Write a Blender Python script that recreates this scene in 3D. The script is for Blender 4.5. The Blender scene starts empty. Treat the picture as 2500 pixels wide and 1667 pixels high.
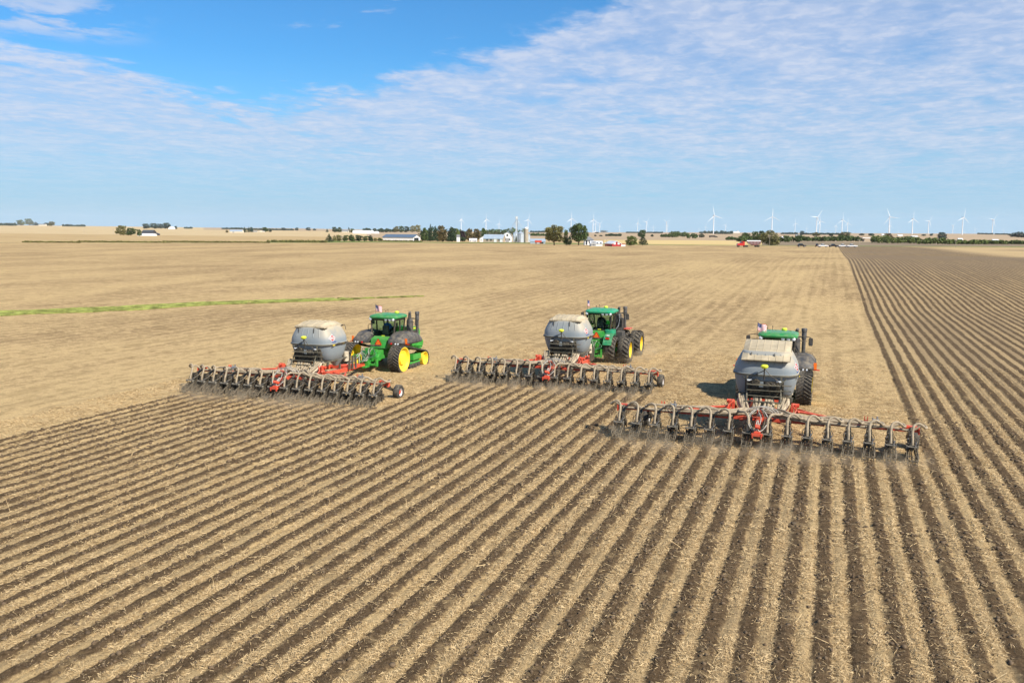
import bpy, bmesh, math, random
import numpy as np
from mathutils import Vector, Matrix
random.seed(7); RNG = np.random.default_rng(11)
R_ = math.radians
# ------------------------------------------------------------------ camera, sky, sun, exposure
SC = bpy.context.scene; COL = SC.collection
F = 2100.0; H = 8.8; PHI = R_(20.2); TH = math.atan((833.5-557.5)/F); ROLL = math.atan(.0068)
fwd = Vector((-math.sin(PHI)*math.cos(TH), math.cos(PHI)*math.cos(TH), -math.sin(TH)))
rgt = Vector((math.cos(PHI), math.sin(PHI), 0)); upv = rgt.cross(fwd)
cR = rgt*math.cos(ROLL)+upv*math.sin(ROLL); cU = upv*math.cos(ROLL)-rgt*math.sin(ROLL)
cam = bpy.data.objects.new('camera', bpy.data.cameras.new('camera')); COL.objects.link(cam)
M = Matrix((cR, cU, -fwd)).transposed().to_4x4(); M.translation = Vector((0, 0, H)); cam.matrix_world = M
cam.data.sensor_width = 36; cam.data.lens = F/2500*36; cam.data.clip_end = 40000; cam.data.clip_start = .1
SC.camera = cam
SUN_EL = R_(42); SUN_DIR = Vector((.90, -.425, 0)).normalized()          # horizontal direction towards the sun
world = bpy.data.worlds.new('World'); SC.world = world; world.use_nodes = True
sun = bpy.data.objects.new('sun', bpy.data.lights.new('sun', 'SUN')); COL.objects.link(sun)
sun.data.energy = 5.0; sun.data.angle = R_(.55); sun.data.color = (1, .93, .82)
sd = Vector((SUN_DIR.x*math.cos(SUN_EL), SUN_DIR.y*math.cos(SUN_EL), math.sin(SUN_EL)))
sun.rotation_euler = sd.to_track_quat('Z', 'Y').to_euler()
SC.view_settings.view_transform = 'Standard'; SC.view_settings.look = 'None'
SC.view_settings.exposure = .46; SC.view_settings.gamma = 1; SC.view_settings.use_curve_mapping = False

class NT:
    """small helper to write node trees"""
    def __init__(s, tree): s.t = tree; s.t.nodes.clear()
    def n(s, typ, **kw):
        o = s.t.nodes.new(typ)
        for k, v in kw.items():
            if k == 'ins':
                for i, x in v.items(): s.put(o.inputs[i], x)
            else: setattr(o, k, v)
        return o
    def put(s, sock, x):
        if x is None: return
        if isinstance(x, bpy.types.NodeSocket): s.t.links.new(x, sock)
        else: sock.default_value = x
    def m(s, op, a, b=None, c=None, clamp=False):
        o = s.n('ShaderNodeMath', operation=op, use_clamp=clamp); s.put(o.inputs[0], a); s.put(o.inputs[1], b); s.put(o.inputs[2], c)
        return o.outputs[0]
    def vm(s, op, a, b=None, sc=None):
        o = s.n('ShaderNodeVectorMath', operation=op); s.put(o.inputs[0], a); s.put(o.inputs[1], b)
        if sc is not None: s.put(o.inputs['Scale'], sc)
        return o.outputs[1] if op in ('LENGTH', 'DOT_PRODUCT') else o.outputs[0]
    def ss(s, x, a, b, lo=0., hi=1.):
        o = s.n('ShaderNodeMapRange', interpolation_type='SMOOTHSTEP'); s.put(o.inputs[0], x)
        for i, v in enumerate((a, b, lo, hi)): s.put(o.inputs[1+i], v)
        return o.outputs[0]
    def noise(s, v, sc, det=3., rough=.55, dist=0., col=False):
        o = s.n('ShaderNodeTexNoise'); s.put(o.inputs['Vector'], v); o.inputs['Scale'].default_value = sc
        o.inputs['Detail'].default_value = det; o.inputs['Roughness'].default_value = rough; o.inputs['Distortion'].default_value = dist
        return o.outputs['Color' if col else 'Fac']
    def mix(s, f, a, b):
        o = s.n('ShaderNodeMix', data_type='RGBA'); s.put(o.inputs[0], f)
        s.put(o.inputs[6], a if isinstance(a, bpy.types.NodeSocket) else (*a, 1)); s.put(o.inputs[7], b if isinstance(b, bpy.types.NodeSocket) else (*b, 1))
        return o.outputs[2]
    def map(s, v, sc=(1, 1, 1), rot=(0, 0, 0), loc=(0, 0, 0)):
        o = s.n('ShaderNodeMapping'); s.put(o.inputs[0], v); o.inputs['Scale'].default_value = sc; o.inputs['Rotation'].default_value = rot; o.inputs['Location'].default_value = loc
        return o.outputs[0]

def build_world():
    t = NT(world.node_tree)
    sky = t.n('ShaderNodeTexSky', sky_type='NISHITA'); sky.sun_disc = False
    sky.sun_elevation = SUN_EL; sky.sun_rotation = math.atan2(SUN_DIR.x, SUN_DIR.y)
    sky.air_density = 1.0; sky.dust_density = .35; sky.ozone_density = 2.2; sky.altitude = 200
    d = t.n('ShaderNodeTexCoord').outputs['Generated']
    sx = t.n('ShaderNodeSeparateXYZ'); t.put(sx.inputs[0], d)
    x, y, z = sx.outputs
    hyp = t.m('SQRT', t.m('ADD', t.m('MULTIPLY', x, x), t.m('MULTIPLY', y, y)))
    te = t.m('DIVIDE', z, t.m('MAXIMUM', hyp, .001))                       # tangent of elevation
    az = t.m('DIVIDE', t.m('ARCTAN2', x, y), 2*math.pi); az = t.m('ADD', az, .5)
    # cloud sheet seen on a plane high above: direction divided by height
    zz = t.m('ADD', t.m('MAXIMUM', z, 0.), .045)
    cp = t.n('ShaderNodeCombineXYZ', ins={0: t.m('DIVIDE', x, zz), 1: t.m('DIVIDE', y, zz)}).outputs[0]
    cps = t.map(cp, (1, .68, 1), (0, 0, R_(-6)))
    big = t.noise(cps, .55, 4, .55)
    mid = t.noise(cps, 2.6, 6, .58, .3)
    fine = t.noise(t.map(cp, (1, .8, 1), (0, 0, R_(20))), 9.5, 5, .6, .4)
    # upper limit of the sheet as tan(elevation) over azimuth (-180..180 deg)
    fc = t.n('ShaderNodeFloatCurve'); t.put(fc.inputs['Value'], az)
    c = fc.mapping.curves[0]
    def azn(deg): return deg/360+.5
    pts = [(-180, .6), (-100, .45), (-70, .30), (-52, .176), (-45, .172), (-38.5, .142), (-33, .150), (-29, .172), (-24, .195), (-18, .225), (-13, .262), (-8, .36), (0, .55), (40, .8), (110, .8), (180, .6)]
    while len(c.points) < len(pts): c.points.new(.5, .5)
    for p, (a, v) in zip(c.points, pts): p.location = (azn(a), v)
    fc.mapping.update()
    lim = fc.outputs[0]
    dd = t.m('SUBTRACT', lim, te)
    dd = t.m('ADD', dd, t.m('MULTIPLY', t.m('SUBTRACT', mid, .5), .09))
    dd = t.m('ADD', dd, t.m('MULTIPLY', t.m('SUBTRACT', fine, .5), .035))
    sheet = t.ss(dd, -.004, .026)
    # small cloud bank left of the clear patch, and a few puffs in it
    bank = t.m('MULTIPLY', t.ss(az, azn(-41), azn(-47)), t.m('MULTIPLY', t.ss(te, .178, .196), t.ss(te, .245, .215)))
    bank = t.m('MULTIPLY', bank, t.ss(t.m('ADD', mid, t.m('MULTIPLY', fine, .4)), .60, .75))
    puff = t.m('MULTIPLY', t.ss(t.noise(t.map(cp, (1.1, 1.9, 1), (0, 0, R_(-15)), (3.2, 1.3, 0)), 1.9, 5, .6, .2), .62, .74), t.ss(te, .15, .19))
    # holes inside the sheet
    hole = t.ss(t.m('ADD', t.m('MULTIPLY', big, .55), t.m('MULTIPLY', mid, .45)), .33, .46, .38, 1.)
    dens = t.m('ADD', .62, t.m('MULTIPLY', t.ss(mid, .32, .64), .24))
    dens = t.m('ADD', dens, t.m('MULTIPLY', t.ss(fine, .4, .7), .2))
    sheet = t.m('MULTIPLY', sheet, t.m('MULTIPLY', dens, hole))
    low = t.ss(te, .015, .11, .30, 1.)                                       # thins out towards the horizon
    sheet = t.m('MULTIPLY', sheet, low)
    cov = t.m('MAXIMUM', sheet, t.m('MULTIPLY', t.m('MAXIMUM', bank, t.m('MULTIPLY', puff, .7)), .8), clamp=True)
    bright = t.ss(t.m('ADD', t.m('MULTIPLY', fine, .5), t.m('MULTIPLY', mid, .5)), .34, .70)
    ccol = t.mix(bright, (3.5, 4.25, 5.9), (5.0, 5.4, 6.4))
    skyc = t.vm('MULTIPLY', sky.outputs[0], (SKYT[0], SKYT[1], SKYT[2]))
    hz = t.mix(t.ss(te, .20, .0, 0., .94), skyc, (2.35, 4.5, 6.1))
    out = t.mix(t.m('MULTIPLY', cov, .86), hz, ccol)
    bg = t.n('ShaderNodeBackground', ins={0: out, 1: .1})
    t.n('ShaderNodeOutputWorld', ins={0: bg.outputs[0]})
SKYT = (.30, .74, 1.06)
SC.cycles.volume_bounces = 2
build_world()

# ------------------------------------------------------------------ terrain
XK = np.array([-900, 0, 625, 1250, 1875, 2500, 3400.])
DK = np.array([1, 100, 150, 200, 260, 350, 480, 620, 900, 1400, 2200, 3500, 6000, 10000, 16000.])
ZK = np.array([
 [0, 0, 0, 0, 0, -.2, 0, -1.2, -2.3, -2.5, -.6, 1.3, 4.5, 4, 4],
 [0, 0, 0, 0, 0, -.2, 0, -1.2, -2.3, -2.5, -.6, 1.3, 4.5, 4, 4],
 [0, 0, 0, 0, 0, 0, -.1, -.9, -2.8, -4.5, -4.8, -4.5, -5.5, -10, -16],
 [0, 0, .1, .2, .1, -.2, -.5, -2.1, -4, -6.5, -9, -12, -18, -34, -60],
 [0, .3, 1.2, 2.0, 1.3, .5, -.4, -2.7, -3.6, -5.9, -6.9, -7.9, -11, -22, -40],
 [0, .3, 1.5, 2.3, 1.3, .5, -.4, -2.5, -3.6, -6, -5.9, -5.4, -8.3, -17, -34],
 [0, .3, 1.5, 2.3, 1.3, .5, -.4, -2.5, -3.6, -6, -5.9, -5.4, -8.3, -17, -34]])
cP, sP = math.cos(PHI), math.sin(PHI)
def _cr(p0, p1, p2, p3, t):
    return .5*((2*p1)+(-p0+p2)*t+(2*p0-5*p1+4*p2-p3)*t*t+(-p0+3*p1-3*p2+p3)*t**3)
def tilt(X, D):
    """the land falls away gently to the left of the right-hand pass"""
    t = np.clip((np.asarray(D, float)-95)/130, 0, 1); return -.0110*np.clip(-2.4-np.asarray(X, float), 0, 27)*(1-t*t*(3-2*t))
def terr_ld(a, D):
    """ground height for lateral ratio a = lateral/depth and depth D (metres ahead of the origin)"""
    a = np.asarray(a, float); D = np.clip(np.asarray(D, float), 1.01, 15999)
    px = np.clip(1250+F*a, XK[0]+1, XK[-1]-1)
    j = np.clip(np.searchsorted(XK, px)-1, 0, len(XK)-2); u = (px-XK[j])/(XK[j+1]-XK[j]); u = u*u*(3-2*u)
    k = np.clip(np.searchsorted(DK, D)-1, 0, len(DK)-2); t = (np.log(D)-np.log(DK[k]))/(np.log(DK[k+1])-np.log(DK[k]))
    K = len(DK)-1
    def row(jj): return _cr(ZK[jj, np.maximum(k-1, 0)], ZK[jj, k], ZK[jj, k+1], ZK[jj, np.minimum(k+2, K)], t)
    z = row(j)*(1-u)+row(np.minimum(j+1, len(XK)-1))*u
    return np.where(D < 95, 0, z*np.clip((D-95)/10, 0, 1))+tilt(a*D*cP-D*sP, D)
def LD2XY(L, D): return L*cP-D*sP, L*sP+D*cP
def XY2LD(X, Y): return X*cP+Y*sP, -X*sP+Y*cP
def yh(x): return 549+.0068*x
_DS = np.geomspace(60, 15000, 3000)
def at(px, py=None, D=None):
    """point on the terrain along the bearing px; distance from D or from the height py at which it shows"""
    a = (px-1250)/F
    if D is None:
        e = (H-terr_ld(np.full_like(_DS, a), _DS))*F/_DS
        k = int(np.argmax(e <= (py-yh(px)))) if (e <= (py-yh(px))).any() else len(_DS)-1
        D = float(_DS[k])
    X, Y = LD2XY(a*D, D)
    return X, Y, float(terr_ld(a, D)), D

def vnoise(X, Y, s, seed):
    r = np.random.default_rng(seed).random((256, 256))
    x = X/s; y = Y/s; xi = np.floor(x).astype(int); yi = np.floor(y).astype(int); u = x-xi; v = y-yi
    u = u*u*(3-2*u); v = v*v*(3-2*v); g = lambda a, b: r[a % 256, b % 256]
    return (g(xi, yi)*(1-u)+g(xi+1, yi)*u)*(1-v)+(g(xi, yi+1)*(1-u)+g(xi+1, yi+1)*u)*v

# ------------------------------------------------------------------ materials
def newmat(name):
    m = bpy.data.materials.new(name); m.use_nodes = True; t = NT(m.node_tree)
    bs = t.n('ShaderNodeBsdfPrincipled'); t.n('ShaderNodeOutputMaterial', ins={0: bs.outputs[0]})
    bs.inputs['Specular IOR Level'].default_value = .3
    return m, t, bs
def mat(name, col, rough=.6, metal=0., var=.12, scale=3., dust=0., bump=0., coat=0.):
    m, t, bs = newmat(name)
    co = t.n('ShaderNodeTexCoord').outputs['Object']
    n = t.noise(co, scale, 5, .6)
    a = tuple(c*(1-var) for c in col); b = tuple(min(1, c*(1+var)) for c in col)
    c = t.mix(t.ss(n, .3, .7), a, b)
    if dust > 0:
        g = t.n('ShaderNodeNewGeometry'); s = t.n('ShaderNodeSeparateXYZ'); t.put(s.inputs[0], g.outputs['Normal'])
        up = t.ss(s.outputs[2], -.3, 1., .25, 1.)
        dn = t.ss(t.noise(co, scale*1.7, 6, .65), .35, .7)
        c = t.mix(t.m('MULTIPLY', t.m('MULTIPLY', up, dn), dust), c, (.42, .34, .22))
    t.put(bs.inputs['Base Color'], c); bs.inputs['Roughness'].default_value = rough; bs.inputs['Metallic'].default_value = metal
    if coat: bs.inputs['Coat Weight'].default_value = coat
    if bump:
        b_ = t.n('ShaderNodeBump'); b_.inputs['Strength'].default_value = bump; b_.inputs['Distance'].default_value = .02
        t.put(b_.inputs['Height'], t.noise(co, scale*8, 4, .6)); t.put(bs.inputs['Normal'], b_.outputs[0])
    return m
MT = {}
MT['green'] = mat('green_paint', (.030, .31, .038), .38, 0, .18, 4, .34, coat=.3)
MT['green_light'] = mat('dusty_green_paint', (.03, .25, .10), .45, 0, .2, 4, .25, coat=.2)
MT['teal'] = mat('moulded_green_plastic', (.02, .30, .15), .38, 0, .1, 3, .18)
MT['yellow'] = mat('yellow_paint', (.84, .62, .04), .45, 0, .10, 5, .32)
MT['red'] = mat('red_paint', (.66, .075, .035), .5, 0, .25, 4, .42)
MT['black'] = mat('black_steel', (.03, .028, .025), .55, .2, .4, 5, .62)
MT['dkgrey'] = mat('charcoal_plastic', (.06, .06, .062), .55, 0, .25, 2.5, .42)
MT['rubber'] = mat('dusty_rubber', (.045, .043, .040), .85, 0, .3, 5, .42, .3)
MT['hose'] = mat('dusty_tan_hose', (.33, .265, .18), .75, 0, .3, 7, .5)
MT['hose_pale'] = mat('pale_dusty_hose', (.52, .45, .33), .7, 0, .2, 7, .3)
MT['hose_grey'] = mat('grey_hose', (.40, .38, .33), .6, 0, .3, 9, .2)
MT['steel'] = mat('worn_steel', (.42, .42, .41), .35, .8, .3, 9, .2)
MT['soilsteel'] = mat('soiled_steel', (.15, .125, .09), .7, .2, .5, 12, .5)
MT['hood'] = mat('dusty_shield', (.17, .16, .135), .7, .1, .3, 6, .4)
MT['olive'] = mat('olive_frame', (.11, .105, .08), .6, .2, .3, 5, .45)
MT['white'] = mat('white_paint', (.74, .74, .72), .5, 0, .06, 2)
MT['lamp'] = mat('lamp_lens', (.8, .82, .82), .15, 0, .05, 4)
MT['lampred'] = mat('red_lens', (.6, .02, .015), .25, 0, .1, 4)
MT['orange'] = mat('orange_panel', (.95, .19, .02), .5, 0, .05, 6)
MT['globe'] = mat('yellow_receiver', (.72, .78, .06), .35, 0, .05, 6)
MT['blue'] = mat('blue_cloth', (.03, .16, .55), .8, 0, .15, 8)
MT['navy'] = mat('navy_cloth', (.02, .03, .09), .8, 0, .2, 8)
MT['skin'] = mat('skin', (.42, .24, .16), .6, 0, .08, 8)
MT['dkcloth'] = mat('dark_cloth', (.03, .04, .035), .85, 0, .2, 8)
MT['decalred'] = mat('decal_red', (.42, .03, .03), .5, 0, .05, 6)
MT['decalblue'] = mat('decal_blue', (.03, .08, .38), .5, 0, .05, 6)
def mat_tank():
    m, t, bs = newmat('grey_blue_tank_plastic')
    co = t.n('ShaderNodeTexCoord').outputs['Object']; s = t.n('ShaderNodeSeparateXYZ'); t.put(s.inputs[0], co)
    g = t.n('ShaderNodeNewGeometry'); gn = t.n('ShaderNodeSeparateXYZ'); t.put(gn.inputs[0], g.outputs['Normal'])
    base = t.mix(t.noise(co, .8, 3, .5), (.205, .240, .26), (.255, .29, .31))
    st = t.noise(t.map(co, (6, 6, .7)), 1.4, 5, .65)
    base = t.mix(t.ss(st, .45, .8, 0, .22), base, (.36, .33, .26))
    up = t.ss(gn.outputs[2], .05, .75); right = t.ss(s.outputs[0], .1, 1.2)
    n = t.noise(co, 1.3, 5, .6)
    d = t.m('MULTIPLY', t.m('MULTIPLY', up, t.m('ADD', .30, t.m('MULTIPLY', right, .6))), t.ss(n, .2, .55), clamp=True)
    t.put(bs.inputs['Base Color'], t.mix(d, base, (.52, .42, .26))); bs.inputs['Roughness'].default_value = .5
    return m
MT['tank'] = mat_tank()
MT['roofgreen'] = mat('roof_green', (.03, .25, .07), .4, 0, .12, 3, .3, coat=.2)
MT['lid'] = mat('dusty_tank_lid', (.46, .385, .26), .75, 0, .2, 1.8, .5)
def mat_glass():
    m, t, bs = newmat('cab_glass')
    bs.inputs['Base Color'].default_value = (.55, .72, .62, 1); bs.inputs['Roughness'].default_value = .03
    bs.inputs['Transmission Weight'].default_value = 1; bs.inputs['IOR'].default_value = 1.1; bs.inputs['Specular IOR Level'].default_value = .5
    return m
MT['glass'] = mat_glass()
def mat_flag():
    m, t, bs = newmat('striped_flag_cloth')
    s = t.n('ShaderNodeSeparateXYZ'); t.put(s.inputs[0], t.n('ShaderNodeAttribute', attribute_name='fuv').outputs['Vector'])
    st = t.m('GREATER_THAN', t.m('FRACT', t.m('MULTIPLY', s.outputs[1], 6.5)), .5)
    c = t.mix(st, (.55, .02, .04), (.8, .8, .8))
    can = t.m('MULTIPLY', t.m('LESS_THAN', s.outputs[0], .42), t.m('GREATER_THAN', s.outputs[1], .46))
    vo = t.n('ShaderNodeTexVoronoi'); t.put(vo.inputs['Vector'], t.n('ShaderNodeAttribute', attribute_name='fuv').outputs['Vector']); vo.inputs['Scale'].default_value = 16; vo.inputs['Randomness'].default_value = .2
    blue = t.mix(t.m('LESS_THAN', vo.outputs['Distance'], .22), (.02, .025, .14), (.8, .8, .8))
    t.put(bs.inputs['Base Color'], t.mix(can, c, blue)); bs.inputs['Roughness'].default_value = .8
    return m
MT['flag'] = mat_flag()

# row geometry shared by the ground material and the relief
PITCH = .765
PASS = {'R': (-2.42, 35.3), 'C': (-14.66, 45.5), 'L': (-26.9, 37.7)}      # pass centre, implement position
XROW0 = -2.42+PITCH*.5                                                     # a furrow centre
YB = {k: v[1]-.2 for k, v in PASS.items()}
XL0 = -26.9-8*PITCH; XL1 = -14.66-8*PITCH; XR0 = -2.42-8*PITCH; XR1 = -2.42+8*PITCH

def mat_field():
    m, t, bs = newmat('corn_stubble_and_strips')
    co = t.n('ShaderNodeTexCoord').outputs['Object']; s = t.n('ShaderNodeSeparateXYZ'); t.put(s.inputs[0], co)
    X, Y = s.outputs[0], s.outputs[1]
    wob = t.m('MULTIPLY', t.m('SUBTRACT', t.noise(t.map(co, (1, .35, 1)), .9, 3, .5), .5), .22)
    edge = t.m('SUBTRACT', t.noise(co, 5.5, 5, .65), .5)
    Xw = t.m('ADD', X, wob)
    u = t.m('FRACT', t.m('ADD', t.m('DIVIDE', t.m('SUBTRACT', Xw, XROW0), PITCH), .5+200))
    d = t.m('MULTIPLY', t.m('ABSOLUTE', t.m('SUBTRACT', u, .5)), 2.)          # 0 on the strip, 1 between
    edge2 = t.m('SUBTRACT', t.noise(co, 1.7, 3, .6), .5)
    d = t.m('ADD', d, t.m('ADD', t.m('MULTIPLY', edge, .85), t.m('MULTIPLY', edge2, .45)))
    wid = t.m('ADD', .49, t.m('MULTIPLY', t.m('SUBTRACT', t.noise(co, .35, 2, .5), .5), .35))
    strip = t.ss(d, t.m('ADD', wid, .17), t.m('SUBTRACT', wid, .15))
    def rng(v, a, b): return t.m('MULTIPLY', t.m('GREATER_THAN', v, a), t.m('LESS_THAN', v, b))
    Ye = t.m('ADD', Y, t.m('MULTIPLY', edge, .8)); Xe = t.m('ADD', Xw, t.m('MULTIPLY', edge, .2))
    til = t.m('MULTIPLY', rng(Xe, XR0, XR1+.1), t.m('LESS_THAN', Ye, YB['R']))
    til = t.m('ADD', til, t.m('MULTIPLY', rng(Xe, XL1, XR0), t.m('LESS_THAN', Ye, YB['C'])))
    til = t.m('ADD', til, t.m('MULTIPLY', rng(Xe, XL0, XL1), t.m('LESS_THAN', Ye, YB['L'])))
    til = t.m('ADD', til, t.m('GREATER_THAN', Xe, XR1+.1), clamp=True)
    # residue
    f1 = t.noise(t.map(co, (3.5, 24, 9), (0, 0, R_(35))), 5.5, 4, .7, .6)
    f2 = t.noise(t.map(co, (24, 3.5, 9), (0, 0, R_(-20))), 5.0, 4, .7, .6)
    fib = t.m('MAXIMUM', f1, f2)
    blot = t.noise(t.map(co, (.8, 1.0, 1)), 2.1, 7, .72, .5)
    blot2 = t.noise(co, .95, 9, .78, .6)
    big = t.noise(t.map(co, (1, .45, 1), (0, 0, R_(8))), .045, 5, .6, .6)
    streak = t.noise(t.map(co, (1.5, .03, 1)), 1., 4, .65)
    straw = t.mix(t.ss(fib, .47, .66), STRAW[0], STRAW[1])
    k = t.m('ADD', t.m('MULTIPLY', blot, .40), t.m('ADD', t.m('MULTIPLY', blot2, .42), t.m('MULTIPLY', streak, .18)))
    k = t.m('ADD', k, t.m('MULTIPLY', t.m('SUBTRACT', big, .5), .26))
    old = t.m('COSINE', t.m('MULTIPLY', Xw, 2*math.pi/(PITCH*2)))
    k = t.m('ADD', k, t.m('MULTIPLY', old, .020))
    bare = t.m('MULTIPLY', t.ss(k, .525, .445), t.m('SUBTRACT', 1., t.m('MULTIPLY', til, .55)))
    gap = t.ss(t.noise(co, 15, 5, .75, .3), .475, .385, 0, .85)
    res = t.mix(t.m('MULTIPLY', bare, .56), straw, (.165, .108, .052))
    res = t.mix(gap, res, (.13, .085, .04))
    sp1 = t.ss(t.noise(t.map(co, (1, .38, 1)), 1.5, 6, .72, .5), .475, .37, 0, .62)
    sp2 = t.ss(t.noise(t.map(co, (1, .42, 1), (0, 0, .1), (7, 3, 0)), .42, 5, .7, .4), .465, .36, 0, .50)
    spots = t.m('MULTIPLY', t.m('MAXIMUM', sp1, sp2), t.ss(t.noise(co, .12, 4, .6), .30, .62, .35, 1.))
    res = t.mix(t.m('MULTIPLY', spots, t.m('SUBTRACT', 1., t.m('MULTIPLY', til, .5))), res, (.17, .11, .05))
    res = t.mix(t.ss(big, .35, .7, 0, .30), res, (.56, .41, .19))
    # soil in the strips
    sn = t.noise(co, 9, 7, .7)
    soil = t.mix(t.ss(sn, .3, .72), SOIL[0], SOIL[1])
    sp = t.n('ShaderNodeTexVoronoi'); t.put(sp.inputs['Vector'], co); sp.inputs['Scale'].default_value = 26
    fleck = t.m('MULTIPLY', t.m('LESS_THAN', sp.outputs['Distance'], .17), t.m('GREATER_THAN', t.noise(co, 3.1, 3, .6), .50))
    soil = t.mix(t.m('MULTIPLY', fleck, .8), soil, (.45, .36, .21))
    over = t.m('MULTIPLY', strip, til)
    cover = t.m('SUBTRACT', 1., t.ss(t.noise(co, .8, 5, .65), .54, .72, 0, .6))   # straw thrown back over the strip
    lane = t.ss(t.noise(t.map(co, (1.31, .02, 1)), 1., 2, .5), .35, .68, 0, .38)
    right = t.m('MULTIPLY', t.ss(Xw, XR1-.3, XR1+6), .22)
    tiltone = t.mix(t.m('MULTIPLY', til, t.m('ADD', .10, t.m('ADD', lane, right))), res, (.20, .145, .085))
    col = t.mix(t.m('MULTIPLY', over, cover), tiltone, soil)
    # long-distance: the worked land on the right reads browner in patches
    far = t.m('MULTIPLY', t.m('MULTIPLY', til, t.ss(Y, 110, 260)), t.ss(t.noise(t.map(co, (.35, 1, 1), (0, 0, R_(-14))), .011, 4, .55, .4), .58, .40))
    col = t.mix(t.m('MULTIPLY', far, .55), col, (.20, .15, .10))
    sand = t.m('MULTIPLY', t.m('MULTIPLY', t.ss(X, 42, 60), t.ss(Y, 235, 270)), t.ss(t.noise(t.map(co, (.3, 1, 1), (0, 0, R_(-20))), .016, 3, .5, .6), .45, .50))
    col = t.mix(t.m('MULTIPLY', sand, .9), col, (.50, .36, .18))
    t.put(bs.inputs['Base Color'], col); bs.inputs['Roughness'].default_value = .95; bs.inputs['Specular IOR Level'].default_value = .08
    bp = t.n('ShaderNodeBump'); bp.inputs['Strength'].default_value = .9; bp.inputs['Distance'].default_value = .05
    hgt = t.m('ADD', t.m('MULTIPLY', fib, .5), t.m('ADD', t.m('MULTIPLY', sn, .7), t.m('MULTIPLY', blot, .5)))
    t.put(bp.inputs['Height'], hgt); t.put(bs.inputs['Normal'], bp.outputs[0])
    return m
STRAW = ((.385, .262, .122), (.755, .548, .285)); SOIL = ((.062, .040, .020), (.155, .103, .056))
MT['field'] = mat_field()
def mat_land(name, a, b, dark, sc, stretch=(1, 1, 1), rot=0., dk=.5, stripes=None):
    m, t, bs = newmat(name)
    co = t.n('ShaderNodeTexCoord').outputs['Object']; v = t.map(co, stretch, (0, 0, rot))
    c = t.mix(t.ss(t.noise(v, sc, 5, .6, .3), .3, .7), a, b)
    c = t.mix(t.ss(t.noise(v, sc*5, 5, .65), .5, .8, 0, dk), c, dark)
    if stripes:
        w = t.n('ShaderNodeTexWave'); t.put(w.inputs[0], t.map(co, (1, 1, 1), (0, 0, stripes[0]))); w.inputs['Scale'].default_value = stripes[1]; w.inputs['Distortion'].default_value = 1.5; w.inputs['Detail'].default_value = 1
        w.inputs['Detail Scale'].default_value = .3
        c = t.mix(t.m('MULTIPLY', w.outputs['Fac'], .75), c, stripes[2])
    t.put(bs.inputs['Base Color'], c); bs.inputs['Roughness'].default_value = .95; bs.inputs['Specular IOR Level'].default_value = .05
    return m
MT['verge'] = mat_land('verge_grass', (.10, .15, .035), (.22, .24, .08), (.06, .09, .03), .15)
MT['tanland'] = mat_land('standing_corn_tan', (.40, .28, .135), (.50, .36, .18), (.26, .19, .10), .02, dk=.45)
MT['tanland2'] = mat_land('pale_cut_field', (.50, .37, .20), (.56, .43, .24), (.34, .26, .14), .012, dk=.3)
MT['yellowland'] = mat_land('yellow_cut_field', (.60, .46, .20), (.70, .55, .26), (.45, .33, .14), .01, stripes=(R_(40), .012, (.50, .34, .15)))
MT['brownland'] = mat_land('brown_worked_field', (.21, .16, .105), (.28, .22, .14), (.15, .14, .07), .02)
MT['farland'] = mat_land('far_fields', (.44, .33, .20), (.40, .29, .19), (.30, .25, .13), .004, (1, 3, 1), PHI)

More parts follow.
